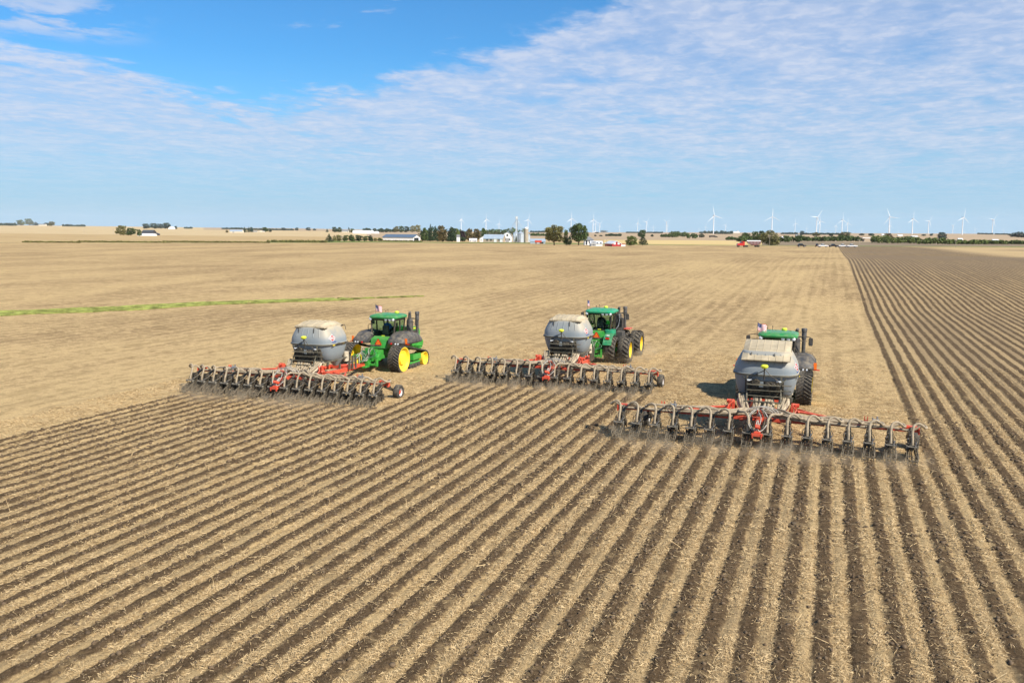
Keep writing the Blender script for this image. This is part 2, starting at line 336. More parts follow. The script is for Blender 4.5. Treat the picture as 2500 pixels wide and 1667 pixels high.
# ------------------------------------------------------------------ mesh helpers
class MB:
    def __init__(s): s.v = []; s.f = []; s.mi = []
    def add(s, vs, fs, m=0):
        o = len(s.v); s.v += [tuple(p) for p in vs]; s.f += [tuple(i+o for i in f) for f in fs]; s.mi += [m]*len(fs)
    def box(s, c, d, m=0, rot=None):
        vs = [Vector((x*d[0]/2, y*d[1]/2, z*d[2]/2)) for x in (-1, 1) for y in (-1, 1) for z in (-1, 1)]
        if rot is not None:
            e = Matrix.Rotation(rot[2], 3, 'Z') @ Matrix.Rotation(rot[1], 3, 'Y') @ Matrix.Rotation(rot[0], 3, 'X'); vs = [e @ p for p in vs]
        s.add([p+Vector(c) for p in vs], [(0, 1, 3, 2), (4, 6, 7, 5), (0, 4, 5, 1), (2, 3, 7, 6), (0, 2, 6, 4), (1, 5, 7, 3)], m)
    def beam(s, a, b, w, h, m=0):
        a = Vector(a); b = Vector(b); d = (b-a); L = d.length; d.normalize()
        u = d.cross(Vector((0, 0, 1)));
        if u.length < .01: u = Vector((1, 0, 0))
        u.normalize(); v = u.cross(d)
        vs = [p+u*(x*w/2)+v*(z*h/2) for p in (a, b) for x, z in ((-1, -1), (1, -1), (1, 1), (-1, 1))]
        s.add(vs, [(0, 3, 2, 1), (4, 5, 6, 7), (0, 1, 5, 4), (1, 2, 6, 5), (2, 3, 7, 6), (3, 0, 4, 7)], m)
    def tube(s, pts, r, n=7, m=0, caps=True):
        P = [Vector(p) for p in pts]; N = len(P); rr = r if isinstance(r, (list, tuple)) else [r]*N
        T = [(P[min(i+1, N-1)]-P[max(i-1, 0)]).normalized() for i in range(N)]
        u = T[0].orthogonal().normalized(); vs = []
        for i in range(N):
            u = (u-T[i]*u.dot(T[i])); u = u.normalized() if u.length > 1e-5 else T[i].orthogonal().normalized()
            w = T[i].cross(u)
            vs += [P[i]+(u*math.cos(2*math.pi*k/n)+w*math.sin(2*math.pi*k/n))*rr[i] for k in range(n)]
        fs = [(i*n+k, i*n+(k+1) % n, (i+1)*n+(k+1) % n, (i+1)*n+k) for i in range(N-1) for k in range(n)]
        if caps: fs += [tuple(range(n))[::-1], tuple((N-1)*n+k for k in range(n))]
        s.add(vs, fs, m)
    def lathe(s, prof, c=(0, 0, 0), axis='Z', n=16, m=0, close=False):
        c = Vector(c); vs = []
        for r, h in prof:
            for k in range(n):
                a = 2*math.pi*k/n; x, y = r*math.cos(a), r*math.sin(a)
                vs.append(c+Vector({'Z': (x, y, h), 'X': (h, x, y), 'Y': (y, h, x)}[axis]))
        N = len(prof); fs = [(i*n+k, i*n+(k+1) % n, (i+1)*n+(k+1) % n, (i+1)*n+k) for i in range(N-1) for k in range(n)]
        if close: fs += [tuple(range(n))[::-1], tuple((N-1)*n+k for k in range(n))]
        s.add(vs, fs, m)
    def loft(s, rings, m=0, caps=True):
        n = len(rings[0]); N = len(rings); vs = [p for r in rings for p in r]
        fs = [(i*n+k, i*n+(k+1) % n, (i+1)*n+(k+1) % n, (i+1)*n+k) for i in range(N-1) for k in range(n)]
        if caps: fs += [tuple(range(n))[::-1], tuple((N-1)*n+k for k in range(n))]
        s.add(vs, fs, m)
    def prism(s, poly, lo, hi, axis='X', m=0):
        def P(a, b, h): return {'X': (h, a, b), 'Y': (a, h, b), 'Z': (a, b, h)}[axis]
        s.loft([[P(a, b, lo) for a, b in poly], [P(a, b, hi) for a, b in poly]], m)
    def build(s, name, mats, parent=None, bevel=0., smooth=False, loc=None, solid=0.):
        me = bpy.data.meshes.new(name); me.from_pydata(s.v, [], s.f)
        for mm in (mats if isinstance(mats, (list, tuple)) else [mats]): me.materials.append(MT[mm] if isinstance(mm, str) else mm)
        me.polygons.foreach_set('material_index', s.mi)
        bm = bmesh.new(); bm.from_mesh(me); bmesh.ops.recalc_face_normals(bm, faces=bm.faces)
        if bevel > 0:
            es = [e for e in bm.edges if len(e.link_faces) == 2 and e.calc_face_angle(0) > .6]
            bmesh.ops.bevel(bm, geom=es, offset=bevel, segments=2, affect='EDGES', clamp_overlap=True)
        bm.to_mesh(me); bm.free()
        if smooth:
            me.polygons.foreach_set('use_smooth', [True]*len(me.polygons)); me.set_sharp_from_angle(angle=R_(38))
        o = bpy.data.objects.new(name, me); COL.objects.link(o)
        if parent is not None: o.parent = parent
        if loc is not None: o.location = loc
        return o
def tag(o, label=None, cat=None, group=None, kind=None):
    if label: o['label'] = label
    if cat: o['category'] = cat
    if group: o['group'] = group
    if kind: o['kind'] = kind
    return o
def thing(name, label, cat, loc=(0, 0, 0), rz=0., group=None):
    o = bpy.data.objects.new(name, None); COL.objects.link(o); o.location = loc; o.rotation_euler = (0, 0, rz); o.empty_display_size = .2
    return tag(o, label, cat, group)
def children(o): return [c for c in CH.get(o.name, [])]
def copy_tree(o, parent=None):
    kids = list(o.children)
    c = o.copy(); COL.objects.link(c); c.parent = parent
    for k in kids: copy_tree(k, c)
    return c
def raw_mesh(name, V, Fc, m, smooth=False, nper=4):
    """fast mesh from numpy arrays, all faces with nper corners"""
    me = bpy.data.meshes.new(name); V = np.asarray(V, np.float32); Fc = np.asarray(Fc, np.int32)
    me.vertices.add(len(V)); me.vertices.foreach_set('co', V.ravel())
    me.loops.add(Fc.size); me.loops.foreach_set('vertex_index', Fc.ravel())
    me.polygons.add(len(Fc)); me.polygons.foreach_set('loop_start', np.arange(0, Fc.size, nper, dtype=np.int32))
    me.update(calc_edges=True); me.materials.append(m)
    if smooth: me.polygons.foreach_set('use_smooth', np.ones(len(Fc), bool))
    o = bpy.data.objects.new(name, me); COL.objects.link(o); return o
def grid_faces(nr, nc):
    i = np.arange((nr-1)*(nc-1)); r = i//(nc-1); c = i % (nc-1); a = r*nc+c
    return np.stack([a, a+1, a+nc+1, a+nc], 1)

# ------------------------------------------------------------------ ground: fine patch with real strips, then the land to the horizon
PX0, PX1, PY0, PY1 = -37., 13., 9., 63.
def tilled(X, Y):
    t = ((X > XR0) & (X < XR1) & (Y < YB['R'])) | ((X > XL1) & (X < XR0) & (Y < YB['C'])) | ((X > XL0) & (X < XL1) & (Y < YB['L'])) | (X > XR1)
    return t.astype(float)
def relief(X, Y):
    til = tilled(X, Y+(vnoise(X, Y, .4, 5)-.5)*.5)
    u = ((X-XROW0)/PITCH+.5) % 1; d = np.abs(u-.5)*2
    strip = np.clip((.62-d)/.35, 0, 1)
    clod = vnoise(X, Y, .16, 1)*.6+vnoise(X, Y, .33, 2)*.4
    groove = np.exp(-((d-.62)/.12)**2)
    z = til*(strip*(.035+.085*clod**1.6)-groove*.035)
    z += (1-strip*til)*(vnoise(X, Y, .22, 3)*.03+vnoise(X, Y, .7, 4)*.035)
    z += (vnoise(X, Y, 6., 8)-.5)*.08
    e = np.minimum.reduce([X-PX0, PX1-X, Y-PY0, PY1-Y]); k = np.clip(e/.8, 0, 1)
    return z*k+tilt(X, 50.)
def patch():
    xs = np.linspace(PX0, PX1, 760); ys = np.concatenate([np.linspace(PY0, 34, 330), np.linspace(34.12, PY1, 190)])
    X, Y = np.meshgrid(xs, ys); Z = relief(X, Y)
    o = raw_mesh('strip_tilled_soil', np.stack([X, Y, Z], -1).reshape(-1, 3), grid_faces(len(ys), len(xs)), MT['field'], True)
    tag(o, kind='structure')
patch()
def P2(tab, x): xs, v = zip(*tab); return np.interp(x, xs, v)
E1 = [(-900, 400), (0, 432), (400, 455), (625, 480), (790, 500), (900, 560), (1000, 590), (1180, 640), (1400, 615), (1700, 640), (1875, 650), (2500, 650), (3400, 650)]
E2 = [(-900, 404), (0, 435), (130, 440), (400, 462), (625, 487), (660, 560), (790, 640), (1000, 660), (1180, 710), (1400, 700), (1600, 665), (1875, 672), (2500, 690), (3400, 690)]
E3 = [(-900, 1100), (0, 1150), (625, 1150), (1250, 1250), (1440, 1100), (1700, 1100), (1875, 1000), (2500, 980), (3400, 980)]
def fan(name, lo, hi, nr, mats, matfn=None, lower=False, nc=360):
    px = np.linspace(-900, 3400, nc); a = (px-1250)/F
    d0 = lo(px); d1 = hi(px); tt = np.linspace(0, 1, nr)[:, None]
    D = np.exp(np.log(d0)*(1-tt)+np.log(d1)*tt); A = np.broadcast_to(a, D.shape)
    X, Y = LD2XY(A*D, D); Z = terr_ld(A, D)
    if lower:
        e = np.minimum.reduce([X-PX0, PX1-X, Y-PY0, PY1-Y]); Z = Z-np.clip(e/.5, 0, 1)*.15-.002
        Z = np.where(e > -.5, Z, Z)
    o = raw_mesh(name, np.stack([X, Y, Z], -1).reshape(-1, 3), grid_faces(nr, nc), MT[mats[0]], True)
    for m in mats[1:]: o.data.materials.append(MT[m])
    if matfn is not None:
        pm = np.tile((px[:-1]+px[1:])/2, nr-1); o.data.polygons.foreach_set('material_index', matfn(pm).astype(np.int32))
    return tag(o, kind='structure')
c_ = lambda v: (lambda x: np.full_like(x, float(v)))
fan('field', c_(5), lambda x: P2(E1, x), 420, ['field'], lower=True, nc=420)
fan('grass_verge', lambda x: P2(E1, x), lambda x: P2(E2, x), 6, ['verge'])
fan('middle_fields', lambda x: P2(E2, x), lambda x: P2(E3, x), 50, ['tanland', 'yellowland', 'brownland'], lambda x: np.where(x < 1470, 0, np.where(x < 1850, 1, 2)))
fan('far_fields', lambda x: P2(E3, x), c_(3000), 60, ['farland', 'tanland2'], lambda x: np.where(x < 900, 1, 0))
fan('horizon_land', c_(3000), c_(15000), 60, ['farland', 'tanland2'], lambda x: np.where(x < 500, 1, 0))
b = MB()
Lw = 5*(3400-1250)/F; Le = 5*(-900-1250)/F
q = [LD2XY(l, d) for l, d in ((-200, -150), (200, -150), (200, 5), (Lw, 5), (Le, 5), (-200, 5))]
b.add([(x, y, -.03) for x, y in q], [tuple(range(6))]); tag(b.build('field_behind', 'field'), kind='structure')
# two wedges closing the ground beside the fan
b = MB(); dL, dR = 15000, 15000
for sgn, a0 in ((-1, (-900-1250)/F), (1, (3400-1250)/F)):
    q = [LD2XY(l, d) for l, d in ((a0*5, 5), (a0*600, 600), (sgn*9000, 600), (sgn*9000, 5))]
    b.add([(x, y, -1.5 if i in (1, 2) else -.003) for i, (x, y) in enumerate(q)], [(0, 1, 2, 3)])
tag(b.build('side_land', 'tanland'), kind='structure')

# ------------------------------------------------------------------ straw and clods
def in_view(X, Y, m=60):
    L, D = XY2LD(X, Y); px = 1250+F*L/np.maximum(D, .1); return (px > -m) & (px < 2500+m) & (D > 5)
def mat_straw():
    m, t, bs = newmat('loose_straw')
    co = t.n('ShaderNodeTexCoord').outputs['Object']
    c = t.mix(t.ss(t.noise(co, 7, 3, .7), .3, .7), (.36, .24, .11), (.72, .54, .29))
    t.put(bs.inputs['Base Color'], c); bs.inputs['Roughness'].default_value = .7
    return m
MT['straw'] = mat_straw()
def scatter_straw(name, n, y0, y1, lmin, lmax, w, till_frac, label, hz=.035):
    Y = RNG.uniform(y0, y1, n*3); X = RNG.uniform(PX0+1, PX1-1, n*3)
    ok = in_view(X, Y); til = tilled(X, Y); u = ((X-XROW0)/PITCH+.5) % 1; d = np.abs(u-.5)*2
    dens = np.where((til > 0) & (d < .5), till_frac, 1.)*np.clip(vnoise(X, Y, .5, 21)*1.9-.25, .08, 1)
    ok &= RNG.random(len(X)) < dens; X = X[ok][:n]; Y = Y[ok][:n]; n = len(X)
    Z = relief(X, Y)+RNG.uniform(.004, hz, n)
    a = RNG.uniform(0, 2*math.pi, n); ln = RNG.uniform(lmin, lmax, n)*.5; tilt = RNG.normal(0, .30, n); ww = w*RNG.uniform(.6, 1.4, n)
    dx = np.cos(a)*ln; dy = np.sin(a)*ln; dz = np.abs(np.sin(tilt))*ln; ox = -np.sin(a)*ww; oy = np.cos(a)*ww
    # a narrow flake of stalk or husk, rolled at random about its length
    roll = RNG.uniform(-1, 1, n); ca, sa = np.cos(roll), np.sin(roll); P = []
    for sg, sw in ((-1, -1), (1, -1), (1, 1), (-1, 1)):
        P.append(np.stack([X+sg*dx+sw*ox*ca, Y+sg*dy+sw*oy*ca, Z+(sg+1)*.5*dz*2+sw*ww*sa+ww], -1))
    V = np.stack(P, 1).reshape(-1, 3); Fc = np.arange(n*4).reshape(-1, 4)
    o = raw_mesh(name, V, Fc, MT['straw']); tag(o, label, 'straw', kind='stuff'); return o
scatter_straw('corn_straw', 250000, 12, 25, .02, .12, .0038, .10, 'pale straw litter strewn between the near strips')
scatter_straw('corn_straw', 120000, 25, 46, .05, .18, .0055, .10, 'pale straw litter between the strips further out')
scatter_straw('corn_straw', 50000, 46, 62, .05, .15, .0055, .10, 'sparse straw flecks on the stubble round the tractors')
scatter_straw('corn_stalk', 260, 12, 40, .25, .5, .007, .5, 'long broken corn stalks lying across the strips', .05)
def clods(n, y0, y1, smin, smax, seed):
    X = RNG.uniform(PX0+1, PX1-1, n*4); Y = RNG.uniform(y0, y1, n*4)
    ok = in_view(X, Y) & (tilled(X, Y) > 0); u = ((X-XROW0)/PITCH+.5) % 1; d = np.abs(u-.5)*2
    ok &= RNG.random(len(X)) < np.where(d < .55, 1, .05)*np.clip(vnoise(X, Y, .8, 31)*1.6-.2, .1, 1)
    X = X[ok][:n]; Y = Y[ok][:n]; n = len(X); S = smin*(smax/smin)**(RNG.random(n)**2.2)
    bm = bmesh.new(); bmesh.ops.create_icosphere(bm, subdivisions=1, radius=1); bm.verts.ensure_lookup_table()
    v = np.array([p.co[:] for p in bm.verts]); f = np.array([[q.index for q in p.verts] for p in bm.faces]); bm.free()
    V = v[None]*(1+RNG.uniform(-.32, .32, (n, len(v), 1)))*S[:, None, None]*RNG.uniform(.7, 1.3, (n, 1, 3))
    V[..., 2] *= .75; V += np.stack([X, Y, relief(X, Y)+S*.15], -1)[:, None]
    Fc = (f[None]+np.arange(n)[:, None, None]*len(v)).reshape(-1, 3)
    o = raw_mesh('soil_clods', V.reshape(-1, 3), Fc, MT['soil'], nper=3); tag(o, 'dark crumbly soil clods in the tilled strips', 'soil clods', kind='stuff')
MT['soil'] = mat('clod_soil', (.115, .078, .045), .95, 0, .35, 5, .12)
clods(17000, 12, 26, .012, .06, 1); clods(8000, 26, 44, .03, .085, 2)

# ------------------------------------------------------------------ strip tiller with its tank (origin: on the ground under the row shields, +Y ahead)
def superell(sx, sy, n, z, N=40, cy=0.):
    out = []
    for k in range(N):
        a = 2*math.pi*k/N; c, s = math.cos(a), math.sin(a)
        out.append((sx*math.copysign(abs(c)**(2/n), c), cy+sy*math.copysign(abs(s)**(2/n), s), z))
    return out
TW, TL, TCY = 1.36, 1.25, 4.10
OFF = TCY-4.98
def sq(pts): return [(x, y if y < 1.4 else 1.4+(y-1.4)*.6255, z) for x, y, z in pts]
TPROF = [(1.6, .80, .66), (1.68, .86, .74), (2.0, .93, .86), (2.35, .985, .96), (2.52, .995, .985), (2.525, 1.03, 1.03), (2.59, 1.03, 1.03), (2.595, 1.0, 1.0), (2.75, 1.0, 1.0), (2.88, .985, .985), (3.02, .95, .955), (3.2, .885, .90), (3.38, .815, .845), (3.5, .76, .80), (3.53, .72, .76)]
def tank_pt(phi, z, off=0.):
    """point on the upper tank wall: phi from -Y towards +X"""
    for (z0, a0, b0), (z1, a1, b1) in zip(TPROF, TPROF[1:]):
        if z0 <= z <= z1: u = (z-z0)/(z1-z0); sx = TW*(a0+(a1-a0)*u); sy = TL*(b0+(b1-b0)*u); break
    c, s = math.sin(phi), -math.cos(phi); n = 3.8
    r = 1/((abs(c)/sx)**n+(abs(s)/sy)**n)**(1/n)+off
    return Vector((r*c, TCY+r*s, z))
def wheel(parent, name, c, R, w, rimR, tyre='rubber', rim='white', hub='red', lug=True, side=1):
    g = MB(); hw = w/2
    g.lathe([(rimR*.98, -hw*.8), (rimR+.02, -hw), (R*.86, -hw), (R*.97, -hw*.75), (R, -hw*.3), (R, hw*.3), (R*.97, hw*.75), (R*.86, hw), (rimR+.02, hw), (rimR*.98, hw*.8)], (0, 0, 0), 'X', 36)
    t = g.build(name, tyre, parent, smooth=True, loc=c)
    r = MB(); r.lathe([(rimR, -hw*.82), (rimR, hw*.82), (rimR*.93, hw*.82), (rimR*.86, hw*.35), (rimR*.45, hw*.2), (rimR*.42, hw*.45), (.001, hw*.45)] if side > 0 else
                      [(rimR, hw*.82), (rimR, -hw*.82), (rimR*.93, -hw*.82), (rimR*.86, -hw*.35), (rimR*.45, -hw*.2), (rimR*.42, -hw*.45), (.001, -hw*.45)], (0, 0, 0), 'X', 28)
    r.build('rim', rim, t, smooth=True)
    if hub:
        h = MB(); h.lathe([(.11, 0), (.11, side*hw*.6), (.001, side*hw*.6)], (0, 0, 0), 'X', 12); h.build('hub', hub, t)
    return t
def spline(pts, n=8):
    P = [Vector(p) for p in pts]; P = [P[0]*2-P[1]]+P+[P[-1]*2-P[-2]]; out = []
    for i in range(1, len(P)-2):
        for k in range(n):
            t = k/n; out.append(.5*((2*P[i])+(-P[i-1]+P[i+1])*t+(2*P[i-1]-5*P[i]+4*P[i+1]-P[i+2])*t*t+(-P[i-1]+3*P[i]-3*P[i+1]+P[i+2])*t**3))
    out.append(P[-2]); return out

def make_tiller():
    T = thing('strip_tiller', '', 'strip tiller', (0, 0, 0))
    UX = [(i-7.5)*PITCH for i in range(16)]
    BY, BZ = 1.12, .98
    def barz(x): return BZ+(.04 if abs(x) > 2.4 else 0)
    g = MB()
    g.box((0, BY, BZ), (4.9, .15, .14))
    for s in (-1, 1):
        g.box((s*4.25, BY, BZ+.03), (3.5, .13, .12)); g.box((s*2.45, BY+.02, BZ+.05), (.18, .3, .26)); g.box((s*6.03, BY, BZ+.03), (.05, .28, .28))
        g.box((s*5.75, BY, BZ+.16), (.45, .2, .1))
    for x in UX: g.box((x, BY-.02, BZ+.02), (.14, .19, .18))
    g.build('toolbar', 'red', T, bevel=.012)
    g = MB()                                                              # main frame to the tank and fold arms
    for s in (-1, 1):
        g.beam((s*.75, BY, .95), (s*.75, 6.4, .72), .16, .22); g.beam((s*.72, 6.4, .72), (s*.12, 8.4, .58), .14, .2)
        g.beam((s*1.42, 3.2, 1.0), (s*4.2, BY+.12, 1.06), .09, .09); g.beam((s*1.4, 4.6, .8), (s*3.2, BY+.2, 1.04), .08, .1)
    for y in (2.3, 4.2, 6.3): g.box((0, y, .80), (1.9, .16, .16))
    g.box((0, 8.9, .55), (.26, 1.1, .2)); g.build('main_frame', 'red', T, bevel=.012)
    for s in (-1, 1):
        g = MB(); g.box((s*1.22, 2.3, 1.12), (.12, .34, .62)); g.box((s*1.36, 2.25, 1.34), (.1, .26, .3)); g.beam((s*1.1, 2.3, .85), (s*1.5, 2.0, 1.25), .1, .1); g.beam((s*1.28, 2.2, 1.5), (s*1.05, 2.9, .9), .07, .1)
        g.lathe([(.001, -.16), (.09, -.16), (.09, .16), (.001, .16)], (s*1.34, 2.35, 1.42), 'X', 10); g.box((s*1.0, 2.3, .8), (.6, .14, .16)); g.tube([(s*1.2, 2.1, 1.5), (s*1.4, 1.9, 1.3), (s*1.3, 1.7, 1.1)], .03, 6)
        g.build('fold_pivot', 'red', T, bevel=.01)
    for s in (-1, 1):                                                     # fold cylinder: silver rod in a red barrel
        g = MB(); g.tube([(s*1.4, 2.2, 1.2), (s*2.6, 1.85, 1.14)], .05, 10, 0); g.tube([(s*2.6, 1.85, 1.14), (s*4.0, 1.4, 1.1)], .026, 8, 1)
        g.build('fold_cylinder', ['red', 'steel'], T, smooth=True)
    g = MB()                                                              # centre rear hitch
    g.box((0, .75, .98), (.26, .75, .18)); g.box((0, .1, .82), (.18, .8, .13), 0, (R_(-24), 0, 0)); g.box((0, -.30, .62), (.44, .16, .11)); g.box((0, -.12, .70), (.26, .36, .07)); g.box((-.17, -.34, .58), (.05, .1, .2)); g.box((.17, -.34, .58), (.05, .1, .2))
    g.beam((-.13, .9, 1.15), (-.05, .35, 1.5), .05, .05); g.beam((.13, .9, 1.15), (.05, .35, 1.5), .05, .05); g.build('rear_hitch', 'red', T, bevel=.012)
    for x in (-4.1, 4.1):
        g = MB(); g.box((x-.06, BY+.25, 1.28), (.03, .06, .2)); g.box((x+.06, BY+.25, 1.28), (.03, .06, .2)); g.box((x, BY+.25, 1.22), (.16, .06, .05)); g.build('transport_latch', 'red', T)
    # hydraulic and air manifolds on the wings
    for x in (-3.6, 4.45):
        g = MB(); g.box((x, BY-.02, 1.27), (.26, .18, .14)); g.tube([(x+.05, BY, 1.32), (x+.05, BY, 1.46)], .035, 8); g.tube([(x-.08, BY, 1.3), (x-.14, BY-.04, 1.42)], .02, 6)
        for k in range(3): g.tube(spline([(x-.05+.05*k, BY-.08, 1.3), (x+.12*(k-1), BY-.3, 1.34), (x+.22*(k-1), BY-.3, 1.1)], 4), .012, 5)
        g.build('manifold', 'steel', T)
    # gauge wheels on the wings
    for s in (-1, 1):
        wheel(T, 'gauge_wheel', (s*6.0 if s > 0 else -5.0, BY+1.15, .40), .40, .32, .2, side=s)
        xw = s*5.72 if s > 0 else -4.72
        g = MB(); g.beam((xw, BY, .92), (xw, BY+1.15, .48), .09, .14); g.box((xw+s*.12, BY+1.15, .42), (.2, .08, .08)); g.beam((xw, BY+.1, 1.05), (xw, BY+.8, .72), .06, .06)
        g.build('wheel_arm', 'black', T, bevel=.008)
    # row units
    def unit(i, x, first):
        if first is None:
            g = MB()
            for sx in (-.085, .085):
                g.beam((sx, BY-.1, .93), (sx, .42, .70), .03, .05); g.beam((sx, BY-.1, 1.08), (sx, .42, .86), .03, .05)
                g.box((sx, .33, .66), (.03, .2, .42)); g.beam((sx*1.6, .55, .5), (sx*1.9, .9, .24), .03, .05); g.beam((sx, .3, .5), (sx*2.0, -.42, .24), .025, .06)
                g.beam((sx*2.1, .18, .5), (sx*2.3, -.06, .18), .03, .05)
            g.tube([(0, BY-.1, 1.12), (0, .45, .72)], .045, 8); g.tube([(0, BY-.1, 1.12), (0, .62, .85)], .062, 8); g.box((0, .45, .45), (.1, .7, .07)); g.beam((0, .2, .62), (0, .02, .05), .03, .12); g.box((0, .1, .62), (.22, .22, .1))
            g.box((0, .38, .92), (.2, .12, .14)); g.box((0, .58, .66), (.26, .42, .2)); g.box((0, .85, .42), (.3, .16, .24)); g.box((.13, .3, .36), (.05, .5, .2)); g.box((-.13, .3, .36), (.05, .5, .2)); g.tube([(.12, .4, .9), (.2, .3, .78), (.16, .1, .7)], .016, 5); g.tube([(-.12, .4, .9), (-.19, .25, .8), (-.16, .05, .7)], .016, 5)
            u = g.build('row_unit', 'black', T)
            g = MB(); g.tube([(.06, BY-.15, 1.02), (.1, .3, .72)], .018, 6); g.tube([(-.1, .75, .86), (-.12, .35, .66)], .016, 6); g.tube([(.15, .2, .74), (.1, -.1, .64)], .014, 6)
            for k in range(4): g.box((.08*(k-1.5), .16+.03*k, .70), (.03, .03, .05))
            g.build('cylinder_rod', 'steel', u)
            g = MB(); g.lathe([(.001, -.006), (.25, -.003), (.25, .003), (.001, .006)], (0, .78, .21), 'X', 20); g.build('coulter_disc', 'soilsteel', u)
            for s in (-1, 1):
                g = MB(); g.lathe([(.001, -.006), (.21, -.02), (.21, -.014), (.001, .004)], (0, 0, 0), 'X', 18); o = g.build('closing_disc', 'soilsteel', u, loc=(s*.2, -.02, .17)); o.rotation_euler = (0, R_(s*8), R_(s*14))
            ring = [(-.19, .16, .58), (.19, .16, .58), (.2, -.02, .615), (.15, -.13, .60), (.07, -.15, .612), (-.07, -.15, .612), (-.15, -.13, .60), (-.2, -.02, .615)]
            g = MB(); g.loft([ring, [(a, b, c+.025) for a, b, c in ring]]); g.box((.20, 0, .60), (.025, .14, .12)); g.box((-.20, 0, .60), (.025, .14, .12)); g.build('shield', 'hood', u)
            g = MB()
            for rx in (-.17, 0, .17):
                P = [(rx, -.48+.18*math.cos(a), .185+.18*math.sin(a)) for a in np.linspace(0, 2*math.pi, 17)]; g.tube(P, .011, 5, caps=False)
            for k in range(9):
                a = 2*math.pi*k/9; g.tube([(-.17, -.48+.18*math.cos(a), .185+.18*math.sin(a)), (0, -.48+.18*math.cos(a+.3), .185+.18*math.sin(a+.3)), (.17, -.48+.18*math.cos(a+.6), .185+.18*math.sin(a+.6))], .011, 4)
            g.tube([(-.2, -.48, .185), (.2, -.48, .185)], .02, 6); g.beam((-.2, .1, .5), (-.2, -.48, .185), .02, .05); g.beam((.2, .1, .5), (.2, -.48, .185), .02, .05)
            g.build('rolling_basket', 'soilsteel', u)
        else: u = copy_tree(first, T)
        u.location = (x, 0, 0); return u
    first = None
    for i, x in enumerate(UX):
        u = unit(i, x, first); first = first or u
    # delivery hoses: bundle from the tank down to the middle of the bar, outboard along it, back over each unit
    rg = random.Random(3)
    for i, x in enumerate(UX):
        s = 1 if x > 0 else -1; k = i if s < 0 else 15-i                    # k: 0 outermost .. 7 innermost
        sx = s*(.12+.14*(7-k)); lay = BZ+(.02, .11, .19, .20)[k % 4]+rg.uniform(0, .03); yy = BY+(-.17, -.15, -.07, .05)[k % 4]
        j = lambda a: rg.uniform(-a, a)
        cl = s*(.26 if k >= 4 else .86)+s*.09*((k % 4)-1.5)
        if k < 7:
            out = x+s*.50
            pts = [(cl, 3.75, 1.55), (cl*1.02, 3.35, 1.66+j(.05)), (cl*.97+j(.04), 2.95, 1.50), (cl*.8+j(.1), 2.3, 1.18+j(.06)), (cl*.6+s*.1+j(.12), yy+.55, lay+.08+j(.05))]
            n = max(1, int(abs(out)/.8))
            for q in range(1, n+1):
                xx = s*(.8+(abs(out)-.9)*q/(n+.6)); pts.append((xx, yy+j(.08), lay+.05+j(.05)))
            pts += [(out-s*.10, BY-.08, BZ+.27), (out+s*.04, BY-.30, BZ+.24), (out-s*.05, BY-.52, BZ+.27), (x+s*.36, BY-.68, BZ+.38), (x+s*.20, .40, BZ+.46), (x+s*.04, .32, BZ+.38), (x-s*.01, .2, BZ+.16), (x, .08, .85), (x, .04, .62)]
        else:
            pts = [(cl, 3.75, 1.55), (cl, 3.35, 1.68), (cl*.9, 2.9, 1.4), (cl, 2.2, 1.2), (x+s*.45, 1.3, 1.28), (x+s*.4, .75, 1.3), (x+s*.15, .42, 1.36), (x, .18, 1.15), (x, .04, .62)]
        g = MB(); g.tube(spline(sq(pts), 4), .050, 8); g.build('delivery_hose', 'hose', T, smooth=True)
    for k in range(8):                                                     # clustered hoses dropping out of the metering boxes
        x = (-.98, -.86, -.32, -.2, .2, .34, .86, 1.0)[k]; g = MB(); g.tube(spline(sq([(x, 3.85, 1.55), (x+.02, 3.45, 1.62), (x+rg.uniform(-.12, .12), 3.05, 1.35), (x*.8, 2.6+rg.uniform(-.2, .2), 1.0)]), 4), .058, 8); g.build('delivery_hose', 'hose_pale', T, smooth=True)
    for k in range(9):                                                     # slack loops lying over the middle of the bar
        s = 1 if k % 2 else -1; a = rg.uniform(.1, .6); g = MB()
        g.tube(spline([(s*a*.3, 1.9, 1.15), (s*(a+.2), 1.5, 1.28+rg.uniform(-.02, .1)), (s*(a+.9), 1.0+rg.uniform(-.1, .1), 1.22), (s*(a+1.7), .9+rg.uniform(-.05, .15), 1.12), (s*(a+2.7), .95, 1.12)], 5), .046, 7); g.build('delivery_hose', 'hose', T, smooth=True)
    # thin hydraulic hoses looping over the centre
    for k in range(7):
        a0 = rg.uniform(-.25, .25); r = rg.uniform(.22, .42); s = 1 if k % 2 else -1
        g = MB(); g.tube(spline([(a0*.4, 1.9, 1.1), (a0*.6, .95, 1.42+.1*r), (a0+s*r*.5, .55, 1.45), (a0+s*r, .3, 1.22), (a0+s*r*.9, .08, .95), (a0+s*r*.35, -.12, .74), (a0*.4, -.1, .86), (a0*.2, .25, 1.1)], 5), .019, 6)
        g.build('hydraulic_hose', 'hose_grey' if k % 3 else 'black', T, smooth=True)
    for k in range(3):
        g = MB(); P = [(-.55*math.cos(a)+.1*k, .7+.1*k, 1.28+.30*math.sin(a)) for a in np.linspace(-.1, math.pi+.2, 12)]; g.tube(P, .016, 6); g.build('hydraulic_hose', 'hose_grey', T, smooth=True)
    g = MB()
    for k in range(5): g.box((-.08+.045*k, .72, 1.27+.015*k), (.03, .14, .2))
    g.tube([(-.05, .75, 1.2), (-.12, .6, 1.52)], .02, 6); g.tube([(.05, .75, 1.2), (.1, .55, 1.5)], .02, 6); g.build('hose_coupler', 'steel', T)
    # ---------------- tank
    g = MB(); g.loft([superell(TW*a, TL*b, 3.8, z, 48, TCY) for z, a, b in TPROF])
    tank = g.build('tank', 'tank', T, smooth=True)
